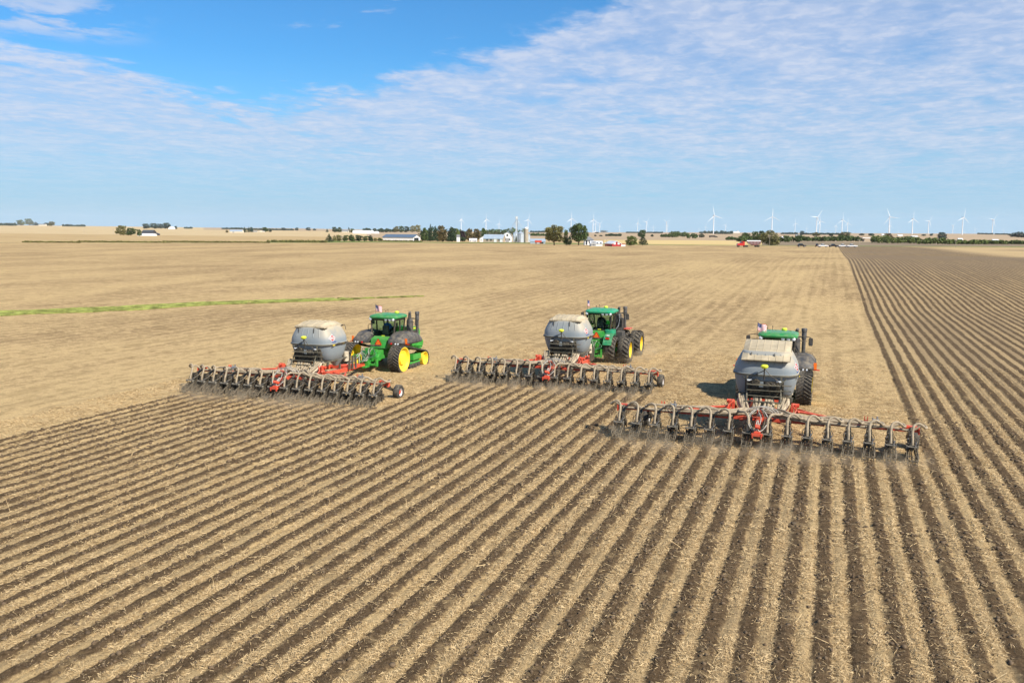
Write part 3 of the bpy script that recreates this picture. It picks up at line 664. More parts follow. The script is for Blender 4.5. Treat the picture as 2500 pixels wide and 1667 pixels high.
    g = MB(); g.loft([superell(TW*1.045, TL*1.05, 3.8, z, 48, TCY) for z in (2.515, 2.58)]); g.build('tank_band', 'olive', tank)
    for kx in range(5):                                                    # moulded ribs on the rear upper shoulder
        x = -.8+.4*kx
        P = [tank_pt(math.atan2(x*.95, 1.2), z, .004) for z in (2.98, 3.1, 3.22, 3.34, 3.46)]; g = MB(); g.tube(P, .022, 6); g.build('moulded_rib', 'tank', tank, smooth=True)
    lid = [(-1.0, -.02), (-1.0, .05), (-.82, .16), (-.4, .24), (.1, .26), (.5, .24), (.85, .13), (1.0, .0)]
    g = MB(); X0 = .97; R1 = []
    for x, k in ((-X0, .35), (-X0+.22, .95), (0, 1.03), (X0-.22, .95), (X0, .35)):
        R1.append([(x, a, c*k if c > .03 else c) for a, c in lid]+[(x, .98, -.04), (x, -.98, -.05)])
    g.loft(R1); L = g.build('lid', 'lid', T, bevel=.012); L.location = (0, TCY, 3.50)
    for x in (-.72, -.43, -.15, .15, .43, .72):
        g = MB(); k = 1. if abs(x) < .7 else .96; g.tube([(x, a, c*k+.006) for a, c in lid[1:-1]], .02, 5); g.build('lid_rib', 'lid', L)
    g = MB(); g.tube([(-X0+.2, -.2, .255), (X0-.2, -.2, .255)], .017, 5); g.build('lid_rib', 'lid', L)
    g = MB(); g.box((0, -.99, -.05), (1.84, .035, .045)); g.box((X0+.005, 0, -.05), (.035, 1.9, .045)); g.build('lid_edge', 'black', L)
    for x in (-.70, .42):
        g = MB(); g.tube([tank_pt(math.atan2(x, 1.2), 3.5, .06), tank_pt(math.atan2(x*.98, 1.2), 3.42, .07), tank_pt(math.atan2(x*.93, 1.2), 3.2, .03)], .018, 6); g.build('lid_strap', 'black', tank)
    g = MB(); g.tube([(.98, TCY+.8, 3.50), (1.15, TCY+.85, 3.52), (1.25, TCY+.8, 3.38), (1.28, TCY+.78, 3.25)], .02, 6); g.build('lid_strap', 'black', tank)
    # decal: red diamond with a white band and lettering, wrapped on the wall
    pc, zc = R_(62), 2.92
    def wrap(u, v, off): return tank_pt(pc+u/1.25, zc+v*.95, off)
    def wrapped(name, outline, m, off, n=6):
        g = MB(); P = []
        q = [Vector(p) for p in outline]
        rows = []
        for i in range(n+1):
            a = i/n; rows.append([wrap(*( (q[0]*(1-a)+q[3]*a)*(1-c/n)+(q[1]*(1-a)+q[2]*a)*(c/n) ), off) for c in range(n+1)])
        g.add([p for r in rows for p in r], [(i*(n+1)+j, i*(n+1)+j+1, (i+1)*(n+1)+j+1, (i+1)*(n+1)+j) for i in range(n) for j in range(n)])
        return g.build(name, m, tank)
    D = .215
    wrapped('badge', [(0, D), (D, 0), (0, -D), (-D, 0)], 'white', .010)
    wrapped('badge_field', [(0, D*.84), (D*.84, 0), (0, -D*.84), (-D*.84, 0)], 'decalred', .014)
    wrapped('badge_band', [(-D*.72, .062), (D*.72, .062), (D*.72, -.062), (-D*.72, -.062)], 'white', .018)
    def lettering(txt, size, u0, v0, m, off):
        cu = bpy.data.curves.new('letters', 'FONT'); cu.body = txt; cu.size = size; cu.align_x = 'CENTER'; cu.align_y = 'CENTER'; cu.offset = .004
        to = bpy.data.objects.new('letters', cu); COL.objects.link(to); dg = bpy.context.evaluated_depsgraph_get(); dg.update()
        me = bpy.data.meshes.new_from_object(to.evaluated_get(dg)); bpy.data.objects.remove(to)
        for v in me.vertices: v.co = wrap(u0+v.co.x, v0+v.co.y, off)
        me.materials.clear(); me.materials.append(MT[m]); o = bpy.data.objects.new('lettering', me); COL.objects.link(o); o.parent = tank
    lettering('KUHN', .11, 0, 0, 'decalred', .022); lettering('KRAUSE', .08, .1, -.235, 'decalblue', .014)
    # rear steps and stand
    mark = set(COL.objects)
    g = MB()
    for x in (-.76, .76):
        g.box((x, 5.22, 1.75), (.085, .085, 1.5)); g.beam((x, 5.2, 1.85), (x+.05, 4.75, .86), .06, .06); g.beam((x*1.05, 5.2, 1.0), (x*1.3, 6.6, .98), .07, .07)
    for z, d in ((1.98, .3), (1.60, .3), (1.2, .3)):
        g.box((0, 5.02, z), (1.5, d, .035)); g.box((1.02, 5.12, z), (.42, .2, .035))
    g.box((0, 4.75, .86), (1.6, .07, .07)); g.beam((-.76, 5.2, 2.1), (-.3, 5.0, 2.42), .045, .045); g.beam((.76, 5.2, 2.1), (.98, 5.28, 2.42), .05, .05); g.beam((-.76, 5.2, 2.25), (-.98, 5.3, 2.4), .05, .05)
    g.build('steps', 'olive', T, bevel=.006)
    g = MB(); g.box((0, 5.62, 1.62), (1.75, .5, 1.15)); g.box((0, 5.8, .98), (1.9, .9, .24))
    g.build('metering_housing', 'black', T, bevel=.03)
    for k in range(4):
        g = MB(); g.box((-.42+.28*k, 5.33, 1.92), (.2, .05, .42)); g.build('metering_cover', 'dkgrey' if k != 1 else 'tank', T, bevel=.015)
    g = MB(); g.lathe([(.001, 0), (.17, 0), (.19, .06), (.19, .2), (.001, .22)], (-.36, 5.05, 2.12), 'Y', 18); g.build('fan_cowl', 'black', T, smooth=True)
    for s in (-1, 1):
        g = MB(); g.beam((s*1.25, 5.6, 1.02), (s*1.22, 5.6, .70), .09, .12); g.beam((s*1.25, 7.5, 1.02), (s*1.0, 7.4, .8), .09, .12); g.box((s*1.15, 6.6, 1.0), (.12, 2.3, .1)); g.build('tank_stand', 'olive', T)
        g = MB(); g.loft([superell(.42, .52, 3, 1.02, 16, 7.0), superell(.12, .14, 3, .35, 16, 7.0)]); o = g.build('hopper_outlet', 'tank', T, smooth=True); o.location = (s*.78, 0, 0)
        g = MB(); g.box((s*.66, 5.14, 2.24), (.21, .05, .1)); g.build('work_lamp', 'lamp', T, bevel=.01)
    for k in range(6):
        x = .18+.09*k; g = MB(); g.tube(spline([(x-.2, 5.2, 2.15), (x, 5.0, 2.05+rg.uniform(-.05, .1)), (x+.1, 4.95, 1.8), (x+.05, 5.1, 1.45), (x*.5, 4.9, 1.05)], 4), .017, 5); g.build('cable', 'black', T)
    for o in set(COL.objects)-mark:
        for v in o.data.vertices: v.co = (v.co.x*.93, v.co.y-1.6+OFF, .975+.61*v.co.z)
    g = MB(); g.tube([(0, 2.62, 2.4), (0, 2.54, 2.9)], .028, 8); g.tube([(.02, 2.57, 2.88), (.25, 2.54, 2.62), (.55, 2.62, 2.4), (.7, 2.62, 2.2)], .016, 6); g.tube([(-.02, 2.57, 2.8), (-.45, 2.62, 2.55), (-.7, 2.72, 2.3)], .018, 6); g.build('receiver_mast', 'black', T)
    g = MB(); g.lathe([(.001, -.08), (.09, -.08), (.15, -.03), (.165, .03), (.12, .08), (.001, .10)], (0, 2.54, 2.98), 'Z', 20); g.build('receiver', 'globe', T, smooth=True)
    g = MB(); g.tube([(1.40, TCY-.7, 2.56), (1.45, TCY-.4, 2.57), (1.46, TCY+.5, 2.57)], .03, 7); g.box((1.44, TCY-.25, 2.58), (.06, .18, .07)); g.build('side_rail', 'black', T)
    for y in (-.75, .25): g = MB(); g.box((1.425, TCY+y, 2.53), (.02, .22, .05)); g.build('reflector', 'yellow', T)
    g = MB(); g.loft([superell(.13, .18, 3, z, 14, 8.05) for z in (1.35, 1.9)]); o = g.build('water_canister', 'hose_pale', T, smooth=True); o.location = (1.0, -2.75, 0)
    g = MB()
    for y in (5.75, 6.1, 6.45): g.box((.95, y, 1.15), (.1, .1, .8))
    for x in (-.75, .75):
        for y in (3.1, 5.0): g.box((x, y, 1.25), (.09, .09, .8))
    g.build('support_leg', 'olive', T)
    g = MB(); g.tube(spline([(.1, 7.2, .8), (.15, 8.0, 1.1), (.05, 8.7, 1.35), (.1, 9.3, 1.0)], 5), .02, 6); g.tube(spline([(-.1, 7.2, .8), (-.1, 7.9, 1.0), (-.15, 8.7, 1.25), (-.1, 9.3, 1.05)], 5), .02, 6); g.tube([(0, 8.5, .5), (0, 8.5, 1.25)], .03, 8); g.build('tongue_hose', 'hose_grey', T)
    return T
TILL = {}
TILL['R'] = make_tiller()
TILL['R'].location = (PASS['R'][0], 35.5, 0)
lidR = [o for o in TILL['R'].children if o.name.startswith('lid')][0]
for k, y in (('C', 45.7), ('L', 37.9)):
    TILL[k] = copy_tree(TILL['R']); TILL[k].location = (PASS[k][0]-(.3 if k == 'L' else 0), y, float(tilt(PASS[k][0], 50)))
lidR.location.y -= .28; lidR.location.z += .03; lidR.rotation_euler = (R_(17), 0, 0); lidR.scale = (1.04, 1.12, .55)
tag(TILL['R'], 'red strip tiller nearest the camera, its blue grey tank hiding most of the tractor ahead', group='red strip tillers pulled by the tractors')
tag(TILL['C'], 'middle red strip tiller and grey tank behind the wheeled tractor', group='red strip tillers pulled by the tractors')
tag(TILL['L'], 'leftmost red strip tiller with grey tank, behind the tracked tractor with its driver in blue', group='red strip tillers pulled by the tractors')

# ------------------------------------------------------------------ tractors (origin: on the ground under the rear axle, +Y ahead)
def rrect(x0, x1, y0, y1, r, z, n=5):
    out = []
    for cx, cy, a0 in ((x1-r, y1-r, 0), (x0+r, y1-r, 90), (x0+r, y0+r, 180), (x1-r, y0+r, 270)):
        for k in range(n): a = R_(a0+90*k/(n-1)); out.append((cx+r*math.cos(a), cy+r*math.sin(a), z))
    return out
def cab(T, y0, wheeled):
    """cab with its rear wall at y0"""
    y1 = y0+1.6; zb, zt = 2.05, 3.17
    g = MB()
    pil = [((-.78, y0, zb), (-.86, y0+.1, zt)), ((.78, y0, zb), (.86, y0+.1, zt)), ((-.80, y0+.75, zb), (-.87, y0+.75, zt)), ((.80, y0+.75, zb), (.87, y0+.75, zt)), ((-.66, y1, zb), (-.80, y1-.05, zt)), ((.66, y1, zb), (.80, y1-.05, zt))]
    for k, (a, c) in enumerate(pil): g.beam(a, c, .075 if k > 1 else .10, .075)
    for a, c in ((0, 1), (0, 4), (1, 5), (4, 5)):
        g.beam(Vector(pil[a][1])-Vector((0, 0, .03)), Vector(pil[c][1])-Vector((0, 0, .03)), .08, .1); g.beam(pil[a][0], pil[c][0], .07, .08)
    g.build('cab_frame', 'black', T)
    def pane(q, name='window'):
        g = MB(); q = [Vector(p) for p in q]; nrm = (q[1]-q[0]).cross(q[3]-q[0]).normalized()*.006
        g.loft([[p-nrm for p in q], [p+nrm for p in q]]); g.build(name, 'glass', T)
    P = pil
    pane([Vector(P[0][0])+Vector((.04, .0, .05)), Vector(P[1][0])+Vector((-.04, 0, .05)), Vector(P[1][1])+Vector((-.05, 0, -.06)), Vector(P[0][1])+Vector((.05, 0, -.06))])
    for s in (0, 1):
        pane([P[s][0], P[2+s][0], P[2+s][1], P[s][1]]); pane([P[2+s][0], P[4+s][0], P[4+s][1], P[2+s][1]], 'door')
    pane([P[4][0], P[5][0], P[5][1], P[4][1]], 'windscreen')
    g = MB(); g.loft([rrect(-.90, .90, y0-.03, y1+.05, .22, 3.19), rrect(-1.0, 1.0, y0-.16, y1+.18, .34, 3.24), rrect(-1.02, 1.02, y0-.18, y1+.2, .36, 3.32), rrect(-.97, .97, y0-.13, y1+.16, .36, 3.40), rrect(-.8, .8, y0+.05, y1, .36, 3.46), rrect(-.5, .5, y0+.4, y1-.3, .3, 3.48)])
    rf = g.build('roof', 'roofgreen' if not wheeled else 'teal', T, smooth=True)
    for k in range(4):
        x = -.55+.34*k+(.06 if k > 1 else 0); g = MB(); g.tube([(x, y0+.12, 3.465), (x+.10, y0+.3, 3.475), (x+.12, y0+1.0, 3.485), (x, y0+1.3, 3.48)], .014, 5); g.build('roof_rib', 'green', rf)
    g = MB(); g.lathe([(.001, -.03), (.13, -.03), (.15, .02), (.13, .08), (.001, .11)], (.1 if wheeled else .25, y1-.1, 3.50), 'Z', 18); g.build('receiver', 'globe', T, smooth=True)
    for x in (-.83, .28, .55, .80):
        g = MB(); g.lathe([(.001, -.03), (.06, -.025), (.10, .0), (.10, .02), (.001, .05)], (x, y0-.1, 3.19), 'Y', 14); o = g.build('roof_lamp', 'lamp', T, smooth=True); o.scale = (1, 1, 1)
    # seat, console, steering wheel inside
    g = MB(); g.box((-.02, y0+.72, 2.16), (.5, .5, .16)); g.box((-.02, y0+.45, 2.45), (.46, .12, .55), 0, (R_(-8), 0, 0)); g.box((.36, y0+.8, 2.28), (.16, .6, .2)); g.box((0, y0+1.0, 1.98), (1.4, 1.8, .08)); g.box((.05, y1-.3, 2.3), (.26, .18, .5)); g.build('seat', 'dkgrey', T, bevel=.03)
    g = MB(); c = Vector((.0, y0+1.28, 2.55)); P = [c+Vector((.19*math.cos(a), .08*math.sin(a), .17*math.sin(a))) for a in np.linspace(0, 2*math.pi, 17)]; g.tube(P, .016, 6, caps=False); g.tube([c, c+Vector((0, .2, -.3))], .03, 6); g.tube([P[0], P[8]], .012, 5); g.build('steering_wheel', 'black', T)
    g = MB(); g.box((.55, y0+.9, 2.75), (.05, .2, .28)); g.box((.6, y0+1.25, 2.5), (.04, .25, .2)); g.build('monitor', 'dkgrey', T)
    g = MB(); g.box((.05, y0-.04, 2.12), (.22, .03, .05)); g.build('rear_badge', 'globe', T)
    # antennas, mirror arms
    for x, y, h in ((-.35, y1-.2, .22), (-.62, y1, .12)):
        g = MB(); g.tube([(x, y, 3.42), (x, y, 3.44+h)], .012, 5); g.lathe([(.001, 0), (.03, 0), (.03, .04), (.001, .05)], (x, y, 3.42+h), 'Z', 8); g.build('antenna', 'black', T)
    for s in (-1, 1):
        g = MB(); g.tube([(s*.9, y1-.1, 3.14), (s*1.3, y1+.1, 3.16), (s*1.62, y1+.05, 3.12)], .022, 6); g.tube([(s*1.0, y1-.1, 2.95), (s*1.45, y1+.05, 2.9)], .02, 6); g.build('mirror_arm', 'black', T)
        g = MB(); g.box((s*1.62, y1+.05, 2.88), (.22, .08, .42)); g.build('mirror', 'dkgrey', T, bevel=.03)
def engine(T, y, wheeled):
    g = MB(); prof = [(y, 1.35), (y+2.1, 1.35), (y+2.25, 1.5), (y+2.3, 2.0), (y+2.1, 2.28), (y+1.2, 2.42), (y, 2.5)]
    g.prism(prof, -.55, .55, 'X'); g.build('engine_hood', 'green', T, bevel=.06)
    for s in (-1, 1):
        g = MB(); g.box((s*.56, y+1.0, 2.30), (.02, 1.6, .07), 0, (R_(-5), 0, 0)); g.build('hood_stripe', 'yellow', T)
        g = MB(); g.box((s*.57, y+1.35, 1.85), (.03, 1.2, .6)); g.build('side_grille', 'black', T)
    g = MB(); g.lathe([(.001, 0), (.22, 0), (.22, .95), (.17, 1.08), (.001, .88)], (.86, y+.1, 1.95), 'Z', 16); g.build('air_cleaner', 'dkgrey', T, smooth=True)
    g = MB(); g.tube([(.86, y+.1, 2.75), (.86, y+.1, 3.25), (.88, y+.06, 3.4), (.93, y+.0, 3.5)], [.11, .11, .09, .085], 12); g.tube([(.86, y+.1, 3.02), (1.0, y+.3, 3.04), (1.22, y+.42, 3.05)], .03, 7); g.build('exhaust_pipe', 'dkgrey', T, smooth=True)
    g = MB(); g.lathe([(.10, 0), (.10, 1.05), (.13, 1.08), (.13, 1.40), (.11, 1.43), (.14, 1.45), (.155, 1.62), (.13, 1.66), (.001, 1.66)], (1.25, y+.42, 1.85), 'Z', 14); g.build('intake_stack', 'dkgrey', T, smooth=True)
    g = MB(); g.box((1.06, y+.25, 1.9), (.42, .6, .35)); g.build('stack_bracket', 'black', T, bevel=.02)
def smv(T, c, parent=None):
    x, y, z = c; r = .23
    def tri(k, yy, m, name, par):
        g = MB(); q = [(x+k*r*math.cos(R_(a)), z+k*r*math.sin(R_(a))) for a in (90-9, 90+9, 210-9, 210+9, 330-9, 330+9)]
        g.prism(q, yy, yy+.008, 'Y'); return g.build(name, m, par)
    o = tri(1.12, y, 'lampred', 'warning_triangle', T); tri(.74, y-.012, 'orange', 'triangle_face', o)
def rear_end(T, y):
    """green rear frame, drawbar and the tangle of hydraulic hoses"""
    rg = random.Random(5)
    g = MB(); g.box((0, y+1.2, 1.0), (.7, 3.0, .6)); g.box((0, y-.5, .95), (.95, .7, .55)); g.box((0, y-.75, 1.32), (.5, .35, .4)); g.beam((-.45, y-.3, 1.1), (-.5, y-1.0, .5), .14, .2); g.beam((.45, y-.3, 1.1), (.5, y-1.0, .5), .14, .2)
    g.box((0, y-1.0, .52), (1.25, .14, .14)); g.box((-.62, y-.95, .7), (.12, .2, .6)); g.box((.62, y-.95, .7), (.12, .2, .6)); g.box((0, y-1.2, .42), (.3, .7, .12)); g.box((0, y-1.05, .62), (.34, .4, .3)); g.box((.3, y-.62, 1.3), (.3, .3, .3)); g.build('rear_frame', 'green', T, bevel=.025)
    g = MB()
    for k in range(4): g.box((-.32+.0*k, y-.96, .92+.13*k), (.22, .12, .09))
    g.build('valve_stack', 'green_light', T, bevel=.01)
    for k in range(12):
        x = -.5+.09*k; g = MB(); g.tube(spline([(x*.6, y-.7, 1.35+rg.uniform(0, .2)), (x+rg.uniform(-.1, .1), y-.95, 1.5+rg.uniform(-.1, .1)), (x+rg.uniform(-.2, .2), y-1.15, 1.15), (rg.uniform(-.2, .2), y-1.4, .85), (rg.uniform(-.12, .12), y-1.75, .8)], 4), .018, 5)
        g.build('hydraulic_hose', ['black', 'hose_grey', 'dkgrey', 'green_light'][k % 4], T)
    g = MB(); g.box((0, y-.25, 1.62), (.9, .3, .06)); g.build('platform', 'black', T)
def make_tracked(gauge):
    T = thing('tracked_tractor', '', 'tractor')
    ry, fy, rR, fR, hw = 0., 3.05, .80, .46, .38
    for s in (-1, 1):
        cx = s*gauge
        # belt loop around drive wheel and idler
        th = .045; path = []
        zr, zf = rR+.02, fR+.02
        dz = zr-zf; Lc = math.hypot(fy, dz); al = math.acos((rR-fR)/Lc); be = math.atan2(zf-zr, fy)
        a0 = be+al
        for a in np.linspace(a0, 2*math.pi+be-al if False else a0+(2*math.pi-2*al), 26): path.append((ry+rR*math.cos(a), zr+rR*math.sin(a)))
        a1 = be-al
        for a in np.linspace(a1, a1+2*al, 14): path.append((fy+fR*math.cos(a), zf+fR*math.sin(a)))
        g = MB(); n = len(path); rings = []
        for i, (py, pz) in enumerate(path):
            p0 = Vector(path[i-1]); p1 = Vector(path[(i+1) % n]); t = (p1-p0).normalized(); nn = Vector((t.y, -t.x))
            o = Vector((py, pz)); q = o+nn*th
            rings.append([(cx-hw, o.x, o.y), (cx+hw, o.x, o.y), (cx+hw, q.x, q.y), (cx-hw, q.x, q.y)])
        rings.append(rings[0]); g.loft(rings, caps=False); belt = g.build('track', 'rubber', T)
        # chevron bars
        pts = [Vector(p) for p in path]+[Vector(path[0])]; seg = [0]
        for i in range(n): seg.append(seg[-1]+(pts[i+1]-pts[i]).length)
        def along(d):
            d %= seg[-1]; i = max(0, np.searchsorted(seg, d, 'right')-1); i = min(i, n-1); u = (d-seg[i])/(seg[i+1]-seg[i]); p = pts[i].lerp(pts[i+1], u); t = (pts[i+1]-pts[i]).normalized(); return p, Vector((t.y, -t.x))
        nb = int(seg[-1]/.17)
        for k in range(nb):
            for h in (-1, 1):
                d0 = k*seg[-1]/nb+(.085 if h > 0 else 0); g = MB(); R0 = []
                for u in (0., .5, 1.):
                    x = cx+h*(.02+u*(hw-.02)); q = []
                    for dd, up in ((-.028, .0), (.028, 0), (.02, .05), (-.02, .05)):
                        p, nn = along(d0+dd+u*.20); w = p+nn*(th-.002+up); q.append((x, w.x, w.y))
                    R0.append(q)
                g.loft(R0); g.build('tread_bar', 'rubber', belt)
        g = MB(); w = hw*.92
        g.lathe([(rR*.97, -w), (rR*.97, w), (rR*.90, w), (rR*.80, w*.55), (rR*.45, w*.35), (rR*.42, w*.75), (rR*.28, w*.78), (.001, w*.78)] if s > 0 else [(rR*.97, w), (rR*.97, -w), (rR*.90, -w), (rR*.80, -w*.55), (rR*.45, -w*.35), (rR*.42, -w*.75), (rR*.28, -w*.78), (.001, -w*.78)], (cx, 0, zr), 'X', 36)
        g.build('drive_wheel', 'yellow', T, smooth=True)
        g = MB(); w = hw*.9
        q = [(fR*.96, -w), (fR*.96, w), (fR*.88, w), (fR*.72, w*.45), (fR*.35, w*.3), (fR*.3, w*.6), (.001, w*.6)]
        g.lathe(q if s > 0 else [(r, -h) for r, h in q], (cx, fy, zf), 'X', 30); g.build('idler_wheel', 'yellow', T, smooth=True)
        for k in range(4):
            g = MB(); y = .98+.40*k; g.lathe([(.001, -.3), (.17, -.3), (.17, .3), (.08, .32), (.001, .32)], (cx, y, .20), 'X', 16); g.build('mid_roller', 'rubber', T, smooth=True)
        g = MB(); g.box((cx+s*.05, 1.95, .72), (.5, 1.15, .38)); g.beam((cx, 1.2, .62), (cx, .3, .8), .3, .2); g.beam((cx, 2.4, .6), (cx, 3.0, .5), .3, .14); g.box((cx+s*.05, 1.75, .38), (.4, 1.5, .14)); g.build('track_frame', 'green', T, bevel=.03)
        # side fuel tank over the track
        g = MB(); R1 = []
        for y, z0, z1, x0, x1 in ((.20, 1.70, 1.86, .80, 1.70), (.36, 1.66, 2.10, .72, 1.86), (.8, 1.64, 2.30, .70, 1.94), (1.4, 1.62, 2.40, .70, 1.96), (2.1, 1.60, 2.36, .72, 1.94), (2.8, 1.58, 2.20, .74, 1.88), (3.2, 1.56, 1.98, .78, 1.76)):
            R1.append([(s*(x0+.05), y, z0), (s*(x1-.08), y, z0), (s*x1, y, z0+.1), (s*(x1-.03), y, z0+.55*(z1-z0)), (s*(x1-.22), y, z1-.1*(z1-z0)), (s*(x1-.5), y, z1), (s*(x0+.1), y, z1-.02), (s*x0, y, z1-.12)])
        g.loft(R1); ft = g.build('fuel_tank', 'dkgrey', T, bevel=.03, smooth=True)
        for y in (1.0, 1.45, 1.9, 2.35): 
            g = MB(); g.tube([(s*.85, y, 2.36), (s*1.4, y, 2.40), (s*1.72, y, 2.30), (s*1.93, y, 2.04), (s*1.96, y, 1.76)], .014, 5); g.build('tank_rib', 'dkgrey', ft)
        g = MB(); g.box((s*1.30, .19, 1.73), (.84, .05, .12)); g.build('lamp_housing', 'black', T, bevel=.01)
        g = MB(); g.lathe([(.001, -.02), (.06, -.02), (.065, .02), (.001, .03)], (s*1.06, .13, 1.74), 'Y', 12); o = g.build('tail_lamp', 'lampred', T); 
        for k in (0, 1): g = MB(); g.lathe([(.001, -.02), (.045, -.02), (.05, .02), (.001, .03)], (s*(1.36+.18*k), .13, 1.74), 'Y', 12); g.build('rear_lamp', 'lamp', T)
        g = MB(); g.box((s*1.93, .5, 1.90), (.15, .03, .34)); g.build('marker_panel', 'orange', T)
        g = MB(); g.box((s*2.0, .52, 1.70), (.32, .03, .05)); g.build('marker_arm', 'lampred', T)
    rear_end(T, 0)
    g = MB(); g.prism([(.35, 1.35), (1.2, 1.3), (1.2, 2.08), (.95, 2.08), (.45, 1.95)], -.6, .6, 'X'); g.build('cab_base', 'green', T, bevel=.04)
    g = MB(); g.box((0, 2.3, 1.5), (1.1, 2.6, .9)); g.box((0, 3.6, 1.1), (.8, 2.2, .6)); g.box((0, 5.3, 1.05), (1.2, .5, .6)); g.beam((.6, 3.0, 1.5), (1.1, 4.6, 1.25), .12, .5); g.build('chassis', 'green', T, bevel=.05)
    smv(T, (0.02, .33, 1.72)); cab(T, .98, False); engine(T, 3.05, False)
    g = MB(); g.tube([(-1.3, 1.4, 2.35), (-1.3, 1.4, 2.72), (-1.2, 1.6, 2.78), (-.9, 1.9, 2.78)], .02, 6); g.tube([(-1.3, 1.4, 2.4), (-1.25, 2.0, 2.4)], .02, 6); g.build('handrail', 'black', T)
    return T
def make_wheeled():
    T = thing('articulated_tractor', '', 'tractor')
    R, w, rim = .93, .76, .56
    def ag(x, y, s, inner=False):
        t = wheel(T, 'tyre', (x, y, R-.01), R-.045, w, rim, 'rubber', 'yellow', 'yellow', side=s)
        nb = 20
        for k in range(nb):
            for h in (-1, 1):
                a0 = 2*math.pi*(k+(.5 if h > 0 else 0))/nb; g = MB(); q = []
                for u in (0., .55, 1.):
                    xx = h*(.015+u*(w/2-.015)); rr = R-.05-(.06 if u == 1. else 0); a = a0+u*.30; da = .034
                    q.append([(xx, rr*math.cos(a-da), rr*math.sin(a-da)), (xx, rr*math.cos(a+da), rr*math.sin(a+da)), (xx, (rr+.055)*math.cos(a+da*.7), (rr+.055)*math.sin(a+da*.7)), (xx, (rr+.055)*math.cos(a-da*.7), (rr+.055)*math.sin(a-da*.7))])
                g.loft(q); g.build('tread_bar', 'rubber', t)
        return t
    for y in (0., 3.55):
        for s in (-1, 1):
            ag(s*1.12, y, s); ag(s*2.08, y, s)
        g = MB(); g.tube([(-2.0, y, R), (2.0, y, R)], .16, 10); g.box((0, y, R), (.9, .6, .6)); g.build('axle', 'green', T, bevel=.03)
    rear_end(T, .1)
    g = MB(); g.prism([(-.3, 1.2), (1.2, 1.2), (1.2, 2.06), (1.0, 2.06), (.35, 1.98), (.25, 1.45), (-.3, 1.4)], -.52, .52, 'X'); g.build('cab_base', 'green', T, bevel=.04)
    for s in (-1, 1):
        g = MB(); g.loft([rrect(min(s*.5, s*1.12), max(s*.5, s*1.12), .42, 1.3, .14, z, 4) if k else rrect(min(s*.55, s*1.0), max(s*.55, s*1.0), .5, 1.2, .12, z, 4) for k, z in enumerate((1.5, 1.62, 2.0, 2.12))]); g.build('side_tank', 'teal', T, smooth=True, bevel=.0)
        g = MB(); rr = R+.12; arc = [(rr*math.cos(a)*1.0, R+rr*math.sin(a)) for a in np.linspace(R_(62), R_(160), 9)]
        poly = arc+[(a*.96, R+(b-R)*.96) for a, b in arc[::-1]]
        g.prism([(-(-a) if False else a, b) for a, b in poly], min(s*.72, s*1.32), max(s*.72, s*1.32), 'X'); fd = g.build('fender', 'green_light', T, bevel=.015)
        g = MB(); g.box((s*1.02, -.80, 1.72), (.26, .05, .12)); g.build('tail_lamp', 'lampred', T, bevel=.01)
        g = MB(); g.box((s*1.02, -.66, 1.90), (.2, .04, .09)); g.build('fender_lamp', 'lamp', T, bevel=.01)
    g = MB(); g.box((0, .3, 1.4), (1.15, .2, .16)); g.box((-.42, -.35, 1.1), (.3, .25, .45)); g.build('rear_crossmember', 'green', T, bevel=.02)
    g = MB(); g.box((.35, -.42, 1.15), (.28, .14, .42)); g.build('rear_valve_box', 'black', T, bevel=.02)
    g = MB(); g.box((0, 2.2, 1.35), (1.0, 2.2, .7)); g.box((0, 4.2, 1.2), (.9, 2.4, .7)); g.box((0, 5.6, 1.1), (1.3, .5, .6)); g.build('chassis', 'green', T, bevel=.05)
    g = MB(); g.box((1.15, 2.35, 1.62), (.5, .9, .5)); g.build('battery_box', 'dkgrey', T, bevel=.03)
    g = MB(); g.box((1.35, 3.35, 1.98), (.7, .9, .05)); g.build('warning_board', 'red', T, bevel=.005)
    smv(T, (0, .18, 1.74)); cab(T, .82, True); engine(T, 2.9, True)
    g = MB(); g.tube([(.95, 2.75, 3.0), (1.0, 2.7, 2.6), (.95, 2.6, 2.2), (.8, 2.5, 2.0)], .03, 8); g.build('breather_pipe', 'steel', T)
    g = MB(); g.box((.95, 2.95, 2.3), (.5, .45, .95)); g.build('cooling_box', 'dkgrey', T, bevel=.05)
    return T
trL = make_tracked(1.70); trR = make_tracked(1.46); trC = make_wheeled()
PL, PC = (-27.0, 48.1, -.27), (-14.65, 56.2, -.13)
trL.location = PL; trR.location = (-2.38, 45.75, 0); trC.location = PC
tag(trL, 'green tracked tractor at left with yellow track wheels and charcoal side tanks', group='green tractors pulling strip tillers')
tag(trC, 'green articulated tractor in the middle on big dual tyres with yellow rims', group='green tractors pulling strip tillers')
tag(trR, 'green tracked tractor at right, mostly hidden behind its tank', group='green tractors pulling strip tillers')

